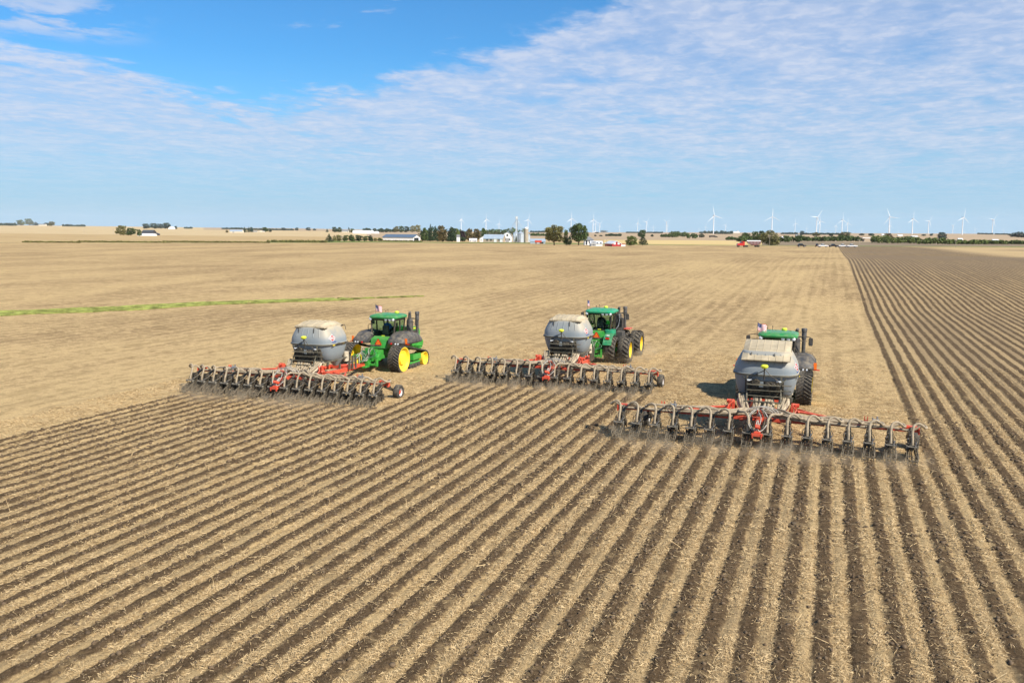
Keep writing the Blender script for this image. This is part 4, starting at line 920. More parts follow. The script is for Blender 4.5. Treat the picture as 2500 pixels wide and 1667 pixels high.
# drivers, one continuous skinned body each
def person(name, label, root, shirt, cap):
    bm = bmesh.new(); J = {}
    pts = [('pel', (0, 0, .12), .15), ('bel', (0, .0, .30), .14), ('chest', (0, .02, .52), .16), ('neck', (0, .03, .66), .06), ('head', (0, .05, .76), .095), ('crown', (0, .05, .86), .075),
           ('shL', (-.19, .02, .58), .07), ('elL', (-.26, .14, .36), .05), ('wrL', (-.12, .42, .40), .033), ('haL', (-.08, .50, .43), .035),
           ('shR', (.19, .02, .58), .07), ('elR', (.26, .14, .36), .05), ('wrR', (.12, .42, .40), .033), ('haR', (.08, .50, .43), .035),
           ('knL', (-.14, .42, .12), .08), ('anL', (-.14, .5, -.28), .05), ('toL', (-.14, .64, -.32), .04), ('knR', (.14, .42, .12), .08), ('anR', (.14, .5, -.28), .05), ('toR', (.14, .64, -.32), .04)]
    for n, p, r in pts: J[n] = (bm.verts.new(p), r)
    for a, c in (('pel', 'bel'), ('bel', 'chest'), ('chest', 'neck'), ('neck', 'head'), ('head', 'crown'), ('chest', 'shL'), ('shL', 'elL'), ('elL', 'wrL'), ('wrL', 'haL'), ('chest', 'shR'), ('shR', 'elR'), ('elR', 'wrR'), ('wrR', 'haR'), ('pel', 'knL'), ('knL', 'anL'), ('anL', 'toL'), ('pel', 'knR'), ('knR', 'anR'), ('anR', 'toR')): bm.edges.new((J[a][0], J[c][0]))
    me = bpy.data.meshes.new('body'); bm.verts.index_update(); bm.to_mesh(me); bm.free()
    o = bpy.data.objects.new('tmp', me); COL.objects.link(o); o.modifiers.new('s', 'SKIN'); o.modifiers.new('u', 'SUBSURF').levels = 1
    for v, (n, p, r) in zip(me.skin_vertices[0].data, pts): v.radius = (r, r); v.use_root = n == 'pel'
    dg = bpy.context.evaluated_depsgraph_get(); dg.update(); m2 = bpy.data.meshes.new_from_object(o.evaluated_get(dg)); bpy.data.objects.remove(o)
    m2.materials.clear()
    for k in (shirt, 'skin', 'dkcloth'): m2.materials.append(MT[k])
    for p in m2.polygons:
        c = p.center; p.use_smooth = True; p.material_index = 1 if (c.z > .67 or c.y > .40 and c.z > .3) else (2 if c.z < .24 else 0)
    t = thing(name, label, 'person', root); b_ = bpy.data.objects.new('body', m2); COL.objects.link(b_); b_.parent = t
    g = MB(); g.lathe([(.10, 0), (.105, .04), (.09, .09), (.04, .12), (.001, .125)], (0, .05, .80), 'Z', 14); g.box((0, .17, .815), (.15, .12, .015)); g.build('cap', cap, t, smooth=True)
    g = MB()
    for s in (-1, 1): g.lathe([(.001, -.01), (.011, 0), (.001, .01)], (s*.035, .143, .775), 'Y', 6)
    g.box((0, .155, .75), (.02, .03, .035)); g.build('face_features', 'skin', t)
person('person', 'driver in a bright blue shirt seated in the left tracked tractor', (PL[0]-.02, PL[1]+.98+.68, 2.22+PL[2]), 'blue', 'dkcloth')
person('person', 'driver in dark clothes seated in the middle wheeled tractor', (PC[0]-.02, PC[1]+.82+.68, 2.22+PC[2]), 'dkcloth', 'navy')

# flags on the left of each cab roof
def flag(loc, label, bend, sc=1., az=20.):
    t = thing('flag', label, 'flag', loc, 0, 'striped flags on the tractor cabs')
    g = MB(); g.tube([(0, 0, -.45), (0, 0, .52)], .010, 6); g.tube([(0, 0, -.42), (.2, .05, -.42)], .012, 5); g.build('pole', 'dkgrey', t)
    nx, nz = 14, 8; V = []; UV = []
    for i in range(nx):
        for j in range(nz):
            u, v = i/(nx-1), j/(nz-1); x = u*.62*sc
            V.append(Vector((x*math.cos(bend*u), .06*math.sin(u*7+v)*u+x*math.sin(bend*u)*.4, .50-(1-v)*.40-u*.20*sc-.03*math.sin(u*6)))); UV.append((u, v, 0))
    g = MB(); n = len(V); fs = [(i*nz+j, (i+1)*nz+j, (i+1)*nz+j+1, i*nz+j+1) for i in range(nx-1) for j in range(nz-1)]
    g.add(V, fs); o = g.build('cloth', 'flag', t); at_ = o.data.attributes.new('fuv', 'FLOAT_VECTOR', 'POINT')
    at_.data.foreach_set('vector', np.array(UV, np.float32).ravel()); sm = o.modifiers.new('thickness', 'SOLIDIFY'); sm.thickness = .004
    t.rotation_euler = (0, 0, R_(az))
flag((PL[0]-1.12, PL[1]+2.1, 3.52+PL[2]), 'striped flag flying on the cab of the left tracked tractor', .4, .75, -10)
flag((PC[0]-1.12, PC[1]+1.9, 3.52+PC[2]), 'small half furled flag on the cab of the middle wheeled tractor', 1.3, .6, 20)
flag((-2.38-1.08, 45.75+1.6, 3.42), 'striped flag flying on the cab roof of the right tractor', .3, .8, 8)

# ------------------------------------------------------------------ grass strip across the stubble
MT['grass'] = mat('bright_green_grass', (.32, .35, .10), .85, 0, .5, .8)
def grass_strip():
    line = [(-60, 770), (0, 765), (150, 759), (300, 753), (500, 741), (700, 734), (860, 729), (960, 725), (1030, 722.5)]
    P = []
    for px, py in line:
        d = (1250-px)/F; X, Y, Z, D = at(px, py); P.append((X, Y))
    P = np.array(P); seg = np.r_[0, np.cumsum(np.hypot(*np.diff(P, axis=0).T))]
    n = 34000; s = RNG.uniform(0, seg[-1], n)
    X = np.interp(s, seg, P[:, 0]); Y = np.interp(s, seg, P[:, 1]); t = s/seg[-1]
    half = 1.2*(1-.25*t)*(.75+.5*vnoise(s, s*0, 2.5, 77))*np.where(t > .8, .35, 1)
    half = np.where(t < .8, half, half*.7)
    off = RNG.uniform(-1, 1, n); off = np.sign(off)*np.abs(off)**.8*half*1.6
    nx, ny = -.8, .6; X = X+off*nx*1.35; Y = Y+off*ny*1.35
    keep = (vnoise(X, Y, .6, 91) > .22+.35*np.clip(t-.75, 0, 1)*3); X, Y, t = X[keep], Y[keep], t[keep]; n = len(X)
    L, D = XY2LD(X, Y); Z = terr_ld(L/D, D)
    V = []; Fc = []
    for k in range(3):
        a = RNG.uniform(0, 2*math.pi, n); w = RNG.uniform(.03, .06, n); h = RNG.uniform(.05, .17, n); lx, ly = RNG.normal(0, .07, n), RNG.normal(0, .07, n)
        V.append(np.stack([np.stack([X-np.cos(a)*w, Y-np.sin(a)*w, Z], -1), np.stack([X+np.cos(a)*w, Y+np.sin(a)*w, Z], -1), np.stack([X+lx, Y+ly, Z+h], -1)], 1))
    V = np.concatenate(V, 0); m = len(V)
    o = raw_mesh('grass_strip', V.reshape(-1, 3), np.arange(m*3).reshape(-1, 3), MT['grass'], nper=3)
    tag(o, 'bright green strip of volunteer grass crossing the stubble at left', 'grass', kind='stuff')
grass_strip()

# ------------------------------------------------------------------ trees and hedges
LEAF = {'dark': (.030, .052, .022), 'mid': (.060, .090, .025), 'light': (.105, .135, .035), 'olive': (.145, .135, .045), 'autumn': (.110, .085, .034), 'purple': (.035, .020, .028), 'pale': (.20, .185, .075), 'bare': (.19, .165, .12), 'blue': (.055, .085, .070)}  # 'blue' has the bluish haze of distance painted into the leaf colour
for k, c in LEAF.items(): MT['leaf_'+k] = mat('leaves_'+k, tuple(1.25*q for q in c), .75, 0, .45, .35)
MT['bark'] = mat('bark', (.12, .09, .065), .9, 0, .3, 2)
def leaves(lobes, n, size, rng, shell=.75):
    """leaf-sized quads through the volume of the lobes (cx, cy, cz, rx, ry, rz)"""
    lobes = np.array(lobes); w = lobes[:, 3]*lobes[:, 5]; idx = rng.choice(len(lobes), n, p=w/w.sum()); lb = lobes[idx]
    d = rng.normal(size=(n, 3)); d /= np.linalg.norm(d, axis=1)[:, None]; r = rng.random(n)**(1/3)*(1-shell)+shell*rng.random(n)**.35
    c = lb[:, :3]+d*lb[:, 3:]*np.minimum(r, 1.08)[:, None]
    u = rng.normal(size=(n, 3)); u /= np.linalg.norm(u, axis=1)[:, None]; v = np.cross(u, rng.normal(size=(n, 3))); v /= np.linalg.norm(v, axis=1)[:, None]
    s = size*rng.uniform(.5, 1.3, (n, 1)); V = np.stack([c-u*s-v*s*.7, c+u*s-v*s*.7, c+u*s+v*s*.7, c-u*s+v*s*.7], 1)
    return V.reshape(-1, 3)
def leaf_mesh(name, V, m):
    me = bpy.data.meshes.new(name); n = len(V)//4; V = np.asarray(V, np.float32)
    me.vertices.add(len(V)); me.vertices.foreach_set('co', V.ravel()); me.loops.add(n*4); me.loops.foreach_set('vertex_index', np.arange(n*4, dtype=np.int32))
    me.polygons.add(n); me.polygons.foreach_set('loop_start', np.arange(0, n*4, 4, dtype=np.int32)); me.update(calc_edges=True); me.materials.append(m); return me
TMESH = {}
def tree_mesh(kind, col, var):
    key = (kind, col, var)
    if key in TMESH: return TMESH[key]
    rng = np.random.default_rng(abs(hash((kind, var))) % 9999 if False else sum(map(ord, kind))*7+var*13)
    if kind == 'conifer':
        lobes = [(0, 0, .12+.84*t, .40*(1-t)**.85+.02, .40*(1-t)**.85+.02, .06) for t in np.linspace(0, .98, 14)]; V = leaves(lobes, 620, .03, rng, .8); lo = .0
    else:
        k = 9 if kind in ('tree', 'big') else 6; lo = {'tree': .04, 'big': .14, 'willow': .02, 'bare': .15}.get(kind, .02)
        lobes = [(0, 0, (1+lo)/2, .36, .36, (1-lo)*.42), (0, 0, lo+.24, .40, .40, .22)]
        for i in range(k):
            a = rng.uniform(0, 6.28); h = rng.uniform(lo+.10, .86); r = .30*(1-abs(h-.55)*.7)
            q = rng.uniform(.13, .22); lobes.append((math.cos(a)*r, math.sin(a)*r, h, q, q, q*(.8 if kind != 'bush' else .9)))
        lobes.append((rng.uniform(-.1, .1), 0, .86, .16, .16, .13))
        n = {'tree': 900, 'big': 3000, 'bush': 520, 'bare': 260, 'willow': 3000}.get(kind, 500); sz = {'tree': .040, 'big': .024, 'bush': .05, 'bare': .024, 'willow': .022}.get(kind, .035)
        V = leaves(lobes, n, sz, rng, .6)
    V[:, 2] = np.clip(V[:, 2], .01, 1.02)
    me = leaf_mesh('crown', V, MT['leaf_'+col])
    g = MB(); g.tube([(0, 0, -.01), (.01, 0, lo*.6+.05), (0, .01, .5)], [.03, .022, .012], 6)
    if kind != 'conifer':
        for i in range(5):
            a = rng.uniform(0, 6.28); h0 = lo*.8+.06*i*.5; g.tube([(0, 0, h0), (math.cos(a)*.14, math.sin(a)*.14, h0+.16), (math.cos(a)*.27, math.sin(a)*.27, h0+.34)], [.015, .010, .004], 5)
    tr = g.build('trunk', 'bark'); tm = tr.data; bpy.data.objects.remove(tr)
    TMESH[key] = (me, tm); return TMESH[key]
_tv = [0]
def tree(x0, x1, yt, yb, kind, col, label, group=None, D=None):
    _tv[0] += 1; me, tm = tree_mesh(kind, col, _tv[0] % 3 if kind not in ('big', 'willow') else _tv[0] % 2)
    px = (x0+x1)/2; X, Y, Z, D = at(px, yb, D)
    nm = {'conifer': 'conifer_tree', 'bush': 'bush'}.get(kind, 'deciduous_tree')
    t = thing(nm, label, 'bush' if kind == 'bush' else 'tree', (X, Y, Z-.1), random.uniform(0, 6.28), group)
    w = (x1-x0)*D/F/(.80 if kind != 'conifer' else .62); h = (yb-yt)*D/F/.98
    t.scale = (w, w, h)
    for n_, m_ in (('crown', me), ('trunk', tm)):
        o = bpy.data.objects.new(n_, m_); COL.objects.link(o); o.parent = t
    return t
def hedge(name, label, segs, col, cat='trees', dens=1., leaf=.55):
    """far row of trees that reads as one mass; segs are (x0, x1, ytop, ybase)"""
    rng = np.random.default_rng(len(label)); VV = []
    for x0, x1, yt, yb in segs:
        X0, Y0, Z0, D = at((x0+x1)/2, yb); D = min(D, 5000)
        w = (x1-x0)*D/F; n = max(3, int(w/((yb-yt)*D/F)*2.2)); lob = []
        for i in range(n):
            px = x0+(x1-x0)*(i+.5)/n+rng.uniform(-.3, .3)*(x1-x0)/n; d = D*rng.uniform(.995, 1.02); a = (px-1250)/F
            X, Y = LD2XY(a*d, d); Z = float(terr_ld(a, d)); h = (yb-yt)*D/F*rng.uniform(.62, 1.02); r = max(h*.55, w/n*.62)
            lob.append((X, Y, Z+h*.5, r, r, h*.5))
        VV.append(leaves(lob, int(90*n*dens), leaf*(D/900.)**.8, rng, .6))
    o = bpy.data.objects.new(name, leaf_mesh(name, np.concatenate(VV), MT['leaf_'+col])); COL.objects.link(o)
    return tag(o, label, cat, kind='stuff')
# left horizon
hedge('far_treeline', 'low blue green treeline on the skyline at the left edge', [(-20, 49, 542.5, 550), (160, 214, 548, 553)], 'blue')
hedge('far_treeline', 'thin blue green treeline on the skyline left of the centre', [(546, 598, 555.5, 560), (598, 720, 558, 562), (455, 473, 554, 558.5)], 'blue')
G = 'trees on the left skyline'
tree(50, 71, 537, 550.5, 'tree', 'light', 'light green tree on the left skyline', G); tree(70, 90, 534, 550.5, 'tree', 'mid', 'tallest green tree on the left skyline', G)
tree(88, 103, 542, 551, 'conifer', 'dark', 'dark conifer left of the cream skyline house', G); tree(113, 127, 544, 551.5, 'tree', 'dark', 'dark tree just right of the cream skyline house', G)
tree(125, 141, 541, 552, 'tree', 'olive', 'olive tree ending the clump by the cream skyline house', G)
tree(166, 178, 547.5, 553, 'tree', 'blue', 'small blue green tree alone on the left skyline', G)
G = 'trees by the white domed barn at left'
tree(287, 312, 550, 574, 'tree', 'olive', 'olive green tree, leftmost beside the white domed barn', G); tree(311, 337, 556, 574.5, 'tree', 'mid', 'darker green tree between the olive tree and the domed barn', G); tree(339, 352, 560, 576, 'tree', 'mid', 'small green tree touching the white domed barn', G)
G = 'row of dark trees on the skyline'
for i, (a, b_, c) in enumerate([(354, 374, 546), (372, 392, 545), (388, 408, 546.5), (404, 425, 544)]): tree(a, b_, c, 558.5, 'tree', 'blue', ['leftmost', 'second', 'third', 'rightmost'][i]+' tree of the dark skyline row by the white barn', G)
tree(429, 438, 552, 559.5, 'tree', 'dark', 'round dark tree right of the small white skyline barn')
G = 'trees by the cream sheds'
tree(554, 561, 561, 568, 'bush', 'autumn', 'small brown bush left of the cream shed', G); tree(596, 605, 554, 568, 'conifer', 'dark', 'dark conifer right beside the cream shed', G); tree(607, 615, 554, 567.5, 'conifer', 'dark', 'second dark conifer right of the cream shed', G)
tree(614, 622, 554.5, 567.5, 'tree', 'blue', 'grey green tree behind the small cream house', G); tree(644, 658, 554.5, 566.5, 'tree', 'mid', 'bright green round tree right of the cream houses', G); tree(658, 667, 560, 566.5, 'bush', 'dark', 'dark round bush right of the bright green tree', G)
for i, (a, b_, c) in enumerate([(690, 702, 556), (722, 731, 555.5), (748, 761, 555), (765, 774, 558)]): tree(a, b_, c, 563, 'tree', 'blue', ['first', 'second', 'third', 'fourth'][i]+' small blue grey skyline tree left of the conifers', 'small skyline trees')
tree(797, 804, 558.5, 567, 'conifer', 'dark', 'small dark conifer on the skyline left of the grey house')
tree(812, 826, 554, 567.5, 'tree', 'dark', 'dark green tree left of the grey skyline house'); tree(823, 837, 555, 567.5, 'tree', 'mid', 'green tree touching the grey skyline house'); tree(849, 857, 554.5, 567.5, 'conifer', 'dark', 'slim dark tree right of the grey skyline house'); tree(856, 868, 558, 568, 'tree', 'mid', 'green tree between the grey house and the long white barn')
hedge('far_treeline', 'dark wood on the rise behind the long white barn', [(888, 945, 556.5, 567), (940, 965, 556, 567)], 'dark', dens=1.6)
for i, (a, b_, c, k) in enumerate([(960, 975, 552.5, 'olive'), (973, 988, 551.5, 'mid'), (986, 1001, 552.5, 'dark'), (999, 1014, 551, 'pale'), (1010, 1027, 549, 'pale')]): tree(a, b_, c, 567.5, 'tree', k, ['olive tree starting the tall row above the blue roofed shed', 'green tree second in the tall row above the shed', 'dark tree in the middle of the tall row above the shed', 'yellow green tree fourth in the tall row above the shed', 'tallest yellow green tree ending the row above the shed'][i], 'tall tree row above the blue roofed shed')
# near hedge left of the machine shed
G = 'bushes between the conifer and the blue roofed shed'
tree(795, 815, 570.5, 591, 'conifer', 'dark', 'dark broad conifer at the field edge, left end of the bushes')
for i, (a, b_, c, k) in enumerate([(813, 824, 573.5, 'olive'), (822, 836, 573, 'olive'), (835, 851, 574, 'mid'), (850, 869, 572, 'mid'), (868, 886, 573.5, 'dark'), (884, 899, 576, 'mid'), (898, 913, 573.5, 'dark'), (912, 922, 580.5, 'olive'), (921, 936, 580.5, 'mid')]): tree(a, b_, c, 588.5, 'bush', k, ['first', 'second', 'third', 'fourth', 'fifth', 'sixth', 'seventh', 'eighth', 'last'][i]+' bush from the left in the field edge row by the shed', G)
# farmstead
G = 'trees of the central farmstead'
for a, b_, c, d_, kd, k, lb in [
 (1027, 1046, 556, 589, 'tree', 'mid', 'green tree at the left end of the farmstead wood'), (1044, 1058, 546.5, 589, 'conifer', 'dark', 'tall pointed conifer topping the farmstead wood'), (1056, 1070, 552, 589, 'conifer', 'dark', 'dark spruce right of the tallest conifer'),
 (1066, 1092, 551, 590, 'tree', 'autumn', 'large brown green tree in the farmstead wood'), (1090, 1113, 554, 589, 'tree', 'dark', 'large dark green tree in the farmstead wood'), (1106, 1124, 557, 588, 'tree', 'light', 'pale green tree behind the purple tree'), (1122, 1137, 564, 589, 'tree', 'purple', 'dark purple leaved tree in front of the farmhouses'),
 (1136, 1154, 557, 589, 'tree', 'autumn', 'rusty autumn tree right of the purple tree'), (1152, 1173, 558, 589, 'tree', 'autumn', 'second rusty autumn tree before the farmhouses'), (1170, 1188, 557, 588, 'tree', 'mid', 'green tree behind the white farmhouse'), (1185, 1202, 565, 590.5, 'bare', 'bare', 'half bare grey tree in front of the pale blue roof'),
 (1098, 1110, 570, 590, 'bush', 'dark', 'dark shrub under the large green farm tree'), (1211, 1218, 577, 591, 'conifer', 'mid', 'small tree against the long blue roofed barn'), (1231, 1245, 571, 590, 'bare', 'dark', 'grey green tree in front of the gambrel barn'), (1256, 1262, 575, 591, 'conifer', 'dark', 'small dark conifer at the foot of the grain bins'),
 (1328, 1374, 548.5, 598.5, 'big', 'olive', 'broad olive tree left of the pair of big trees'), (1371, 1384, 560, 598, 'tree', 'light', 'slender tree between the two big trees'), (1386, 1434, 544.5, 598.5, 'big', 'mid', 'biggest bright green tree left of the white house'),
 (1381, 1394, 577, 598.5, 'tree', 'dark', 'small dark tree under the biggest green tree'),
 (1523, 1553, 575, 599, 'tree', 'light', 'round light green tree right of the red barn'), (1553, 1573, 561, 580, 'tree', 'mid', 'round topped tree behind the conifer right of the red barn'), (1554, 1577, 572, 599, 'conifer', 'dark', 'dark conifer right of the light green tree')]:
    tree(a, b_, c, d_, kd, k, lb, G)
hedge('farm_wood', 'green wood behind the farm barns and grain bins', [(1176, 1240, 557, 574), (1234, 1282, 553.5, 574)], 'mid', dens=2.2)
hedge('farm_wood', 'dense green wood filling the gaps between the farmstead trees', [(1030, 1112, 554, 587), (1104, 1192, 560, 585)], 'dark', dens=3.4, leaf=.6)
hedge('farm_wood', 'shadowy undergrowth below the farmstead trees', [(1030, 1135, 577, 589)], 'dark', dens=1.6, leaf=.4)
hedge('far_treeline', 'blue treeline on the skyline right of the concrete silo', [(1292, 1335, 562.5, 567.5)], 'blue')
hedge('hedgerow', 'dark hedgerow in the dip right of the concrete silo', [(1288, 1336, 568.5, 576)], 'mid', dens=1.5)
tree(1448, 1460, 566, 569.5, 'bush', 'blue', 'small blue green bush on the skyline by a white shed')
hedge('hedgerow', 'rounded clump of dark bushes on the tan slope above the red barn', [(1474, 1513, 570, 576.5)], 'dark', dens=1.6)
for a, b_, l in ((1447, 1454, 'left'), (1459, 1468, 'right')): tree(a, b_, 573, 576.8, 'bush', 'dark', l+' of two tiny dark bushes on the tan slope', 'tiny bushes on the tan slope')
tree(1461, 1480, 562, 567, 'bush', 'blue', 'low dark clump on the skyline above the red barn')
tree(1584, 1592, 572, 578, 'bush', 'dark', 'small dark bush on the slope right of the conifer')
hedge('far_treeline', 'dark green tree clump round the white houses on the right slope', [(1608, 1634, 569, 579), (1632, 1650, 564, 580), (1648, 1676, 563, 578), (1672, 1700, 566, 582)], 'mid', dens=2)
tree(1700, 1716, 570.5, 580, 'tree', 'dark', 'round dark tree left of the dark lorry')
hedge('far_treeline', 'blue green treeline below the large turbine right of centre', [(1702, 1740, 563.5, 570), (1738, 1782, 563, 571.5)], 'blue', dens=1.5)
hedge('hedgerow', 'green hedge behind the red lorry', [(1768, 1795, 577.5, 586), (1790, 1830, 575, 590), (1824, 1866, 576, 588)], 'mid', dens=2)
tree(1800, 1826, 567.5, 589.5, 'tree', 'mid', 'dark green tree behind the red lorry'); tree(1829, 1850, 564.5, 588, 'tree', 'mid', 'green tree left of the yellowish willow'); tree(1845, 1864, 563.5, 588, 'tree', 'dark', 'dark tree just behind the yellowish willow')
tree(1846, 1900, 561.5, 598, 'willow', 'olive', 'wide yellowish willow at the field edge by the utility pole')
hedge('hedgerow', 'long dark green hedge beyond the parked cars', [(1896, 1950, 573, 591), (1945, 2010, 573.5, 589), (2005, 2060, 574, 589), (2055, 2100, 574, 589)], 'mid', dens=2.6)
hedge('hedgerow', 'bright green thicket right of the overpass', [(2120, 2150, 574, 593), (2146, 2190, 572, 594), (2185, 2236, 576, 594)], 'light', dens=2.8)
hedge('hedgerow', 'long ragged hedge running to the right edge', [(2230, 2310, 579, 595.5), (2305, 2400, 584, 596), (2395, 2530, 585, 596)], 'light', dens=2.4)
for a, b_, c, d_, k, l in [(1944, 1956, 563.5, 575, 'blue', 'blue green tree standing above the hedge left of the white shed'), (1975, 1995, 567, 577, 'olive', 'olive tree top above the hedge beyond the cars'), (2016, 2026, 569, 577, 'dark', 'dark tree top above the long hedge'), (2038, 2068, 566, 578, 'olive', 'broad olive tree above the hedge left of the overpass'),
 (2088, 2102, 569.5, 575, 'dark', 'dark round tree on the skyline above the overpass'), (2111, 2127, 569.5, 576, 'dark', 'second dark skyline tree above the overpass'), (2150, 2172, 569, 590, 'autumn', 'reddish tree rising out of the green thicket'), (2279, 2303, 567, 584, 'blue', 'lone dark tree on the tan hill above the ragged hedge'),
 (2240, 2251, 571.5, 576, 'blue', 'small dark bush on the hill left of the pair'), (2259, 2268, 570, 576, 'blue', 'round dark bush right of the pair on the hill'), (2454, 2497, 565.5, 579.5, 'blue', 'wide dark tree clump on the hill near the right edge'), (2495, 2512, 566, 580, 'dark', 'tree clump cut by the right edge on the hill')]:
    tree(a, b_, c, d_, 'bush' if 'bush' in l or 'clump' in l else 'tree', k, l, 'trees on the right beyond the field')
hedge('far_treeline', 'thin dark treeline along the right skyline', [(2376, 2396, 569, 572), (2396, 2412, 569, 572.5), (2418, 2452, 570, 573)], 'blue')
hedge('far_treeline', 'treeline on the skyline between the turbines right of centre', [(1900, 1940, 567, 572), (1952, 2040, 568.5, 573), (1525, 1600, 566, 569), (1590, 1612, 566, 569.5)], 'blue')
hedge('verge_growth', 'rough dark grass along the far edge of the left fields', [(60, 200, 588.5, 592.3), (195, 420, 588, 592), (400, 660, 588.5, 592), (655, 800, 585.5, 591.5), (935, 1030, 586.5, 589.5)], 'olive', 'rough grass', dens=.6, leaf=.4)

# ------------------------------------------------------------------ wind turbines
MT['tower'] = mat('turbine_white', (.80, .80, .80), .45, 0, .02, .1)
def turbine_parts():
    g = MB(); g.tube([(0, 0, 0), (0, 0, 40), (0, 0, 79)], [2.3, 1.9, 1.35], 14); a = g.build('tower', 'tower', smooth=True)
    g = MB(); g.loft([rrect(-1.8, 1.8, -3.2, 7.5, .6, 78.2, 3), rrect(-2., 2., -3.4, 8., .6, 80, 3), rrect(-1.6, 1.6, -3.0, 7.6, .6, 82, 3)]); b_ = g.build('nacelle', 'tower')
    g = MB(); g.lathe([(.001, 2.2), (1.1, 1.7), (1.7, .4), (1.8, -1.2), (.001, -1.3)], (0, 0, 0), 'Y', 14); 
    for v in range(len(g.v)): x, y, z = g.v[v]; g.v[v] = (x, -y, z)
    h = g.build('hub', 'tower', smooth=True)
    g = MB(); R1 = []
    for t in np.linspace(0, 1, 8):
        c = 1.1 if t < .02 else (2.3*(1-t)**.9+.3); tw = .5*(1-t); th = 1.1*(1-t)**1.6+.12; z = 1.2+t*42.5
        R1.append([(c*math.cos(p)*.55*math.cos(tw)-th*.5*math.sin(p)*math.sin(tw), c*math.cos(p)*.55*math.sin(tw)+th*.5*math.sin(p)*math.cos(tw)-.6*t*t, z) for p in np.linspace(0, 2*math.pi, 9)[:-1]])
    g.loft(R1); bl = g.build('blade', 'tower', smooth=True)
    out = [o.data for o in (a, b_, h, bl)]
    for o in (a, b_, h, bl): bpy.data.objects.remove(o)
    return out
TP = turbine_parts()
TURB = [ # x, hub y, base y (None: hidden base, assumed on the land), blade angle, yaw
 (1125, 536, 567, 8, 60), (1185, 536, 568, -5, 50), (1216.5, 546.5, 567, 10, 30), (1286.8, 536.8, 572, 15, 40), (1391, 533.8, 571, -2, 35), (1444, 536.8, 572, 0, 35), (1450, 546, 566.5, 5, 30), (1460, 546.6, 566, 50, 30), (1508.6, 552, 567, 2, 30), (1552, 544.8, 567.5, 5, 30), (1573, 542, 568, 38, 35),
 (1590.5, 554.6, 567.5, 0, 20), (1621.5, 542.7, 566, -60, 30), (1624, 550.5, 567, 20, 30), (1700.7, 559, 568, 0, 20), (1716.7, 553.8, 567, 10, 20), (1735.8, 527, 572.6, -12, 12), (1764.5, 550, 566, 30, 25), (1877, 529.5, 570, 0, -5), (1933, 545.7, 571, -8, 20), (1961.6, 557, 572, 0, 20), (1985, 531, 571, 35, 15), (1993, 540.6, 571, -15, 20), (2008, 561, 572, 0, 10),
 (2031.8, 551.6, 572, 15, 20), (2046.6, 537.5, 570, 0, 20), (2060, 545, 570, -5, 20), (2075, 565.5, 573, 0, 10), (2094.4, 559.8, 571, 45, 20), (2143.7, 566.5, 573, 20, 10), (2160.6, 530.5, 577.4, -22, -8), (2163, 551, 572, 5, 20), (2183.5, 563.7, 572, 20, 20), (2216.8, 535, 574.6, 0, 20), (2218, 560.8, 572, 0, 20), (2255.7, 540, 573, -85, 25), (2314.6, 551, 572.5, -70, 25),
 (2338, 531.3, 577.6, 8, 22), (2345.6, 565.6, 573, 0, 15), (2364.7, 567, 573, 0, 15), (2369, 558.9, 572.5, -28, -10), (2410.6, 537, 572.8, -80, 25), (2438, 561.7, 573, 20, 15), (2456, 568, 573.5, 0, 15)]
ORD = ['first', 'second', 'third', 'fourth', 'fifth', 'sixth', 'seventh', 'eighth', 'ninth', 'tenth', 'eleventh', 'twelfth', 'thirteenth', 'fourteenth', 'fifteenth', 'sixteenth', 'seventeenth', 'eighteenth', 'nineteenth', 'twentieth']
def ordw(i): return ORD[i] if i < 20 else ('twenty ' if i < 29 else 'thirty ' if i < 39 else 'forty ')+ORD[(i+1) % 10-1] if (i+1) % 10 else {29: 'thirtieth', 39: 'fortieth'}[i]
for i, (px, hy, by, ang, yaw) in enumerate(TURB):
    D = min(F*80/(by-hy), 14000); a = (px-1250)/F; X, Y = LD2XY(a*D, D); zg = float(terr_ld(a, D)); hub = H+(yh(px)-hy)*D/F
    size = 'large' if by-hy > 40 else 'mid sized' if by-hy > 24 else 'small faint' if by-hy > 12 else 'tiny faint'
    right = i >= 22; k = ordw(len(TURB)-1-i if right else i)
    t = thing('wind_turbine', f"{size} white wind turbine, {k} from the {'right' if right else 'left'} along the horizon", 'wind turbine', (X, Y, zg-.5), PHI+R_(yaw), 'wind turbines along the horizon')
    s = (hub-zg)/80.; t.scale = (s, s, s)
    for n_, m_, r_ in (('tower', TP[0], None), ('nacelle', TP[1], None), ('hub', TP[2], None)):
        o = bpy.data.objects.new(n_, m_); COL.objects.link(o); o.parent = t
        if n_ == 'hub': o.location = (0, -4.6, 80.2)
    for q in range(3):
        o = bpy.data.objects.new('blade', TP[3]); COL.objects.link(o); o.parent = t; o.location = (0, -4.8, 80.2); o.rotation_euler = (0, R_(ang+120*q), 0)

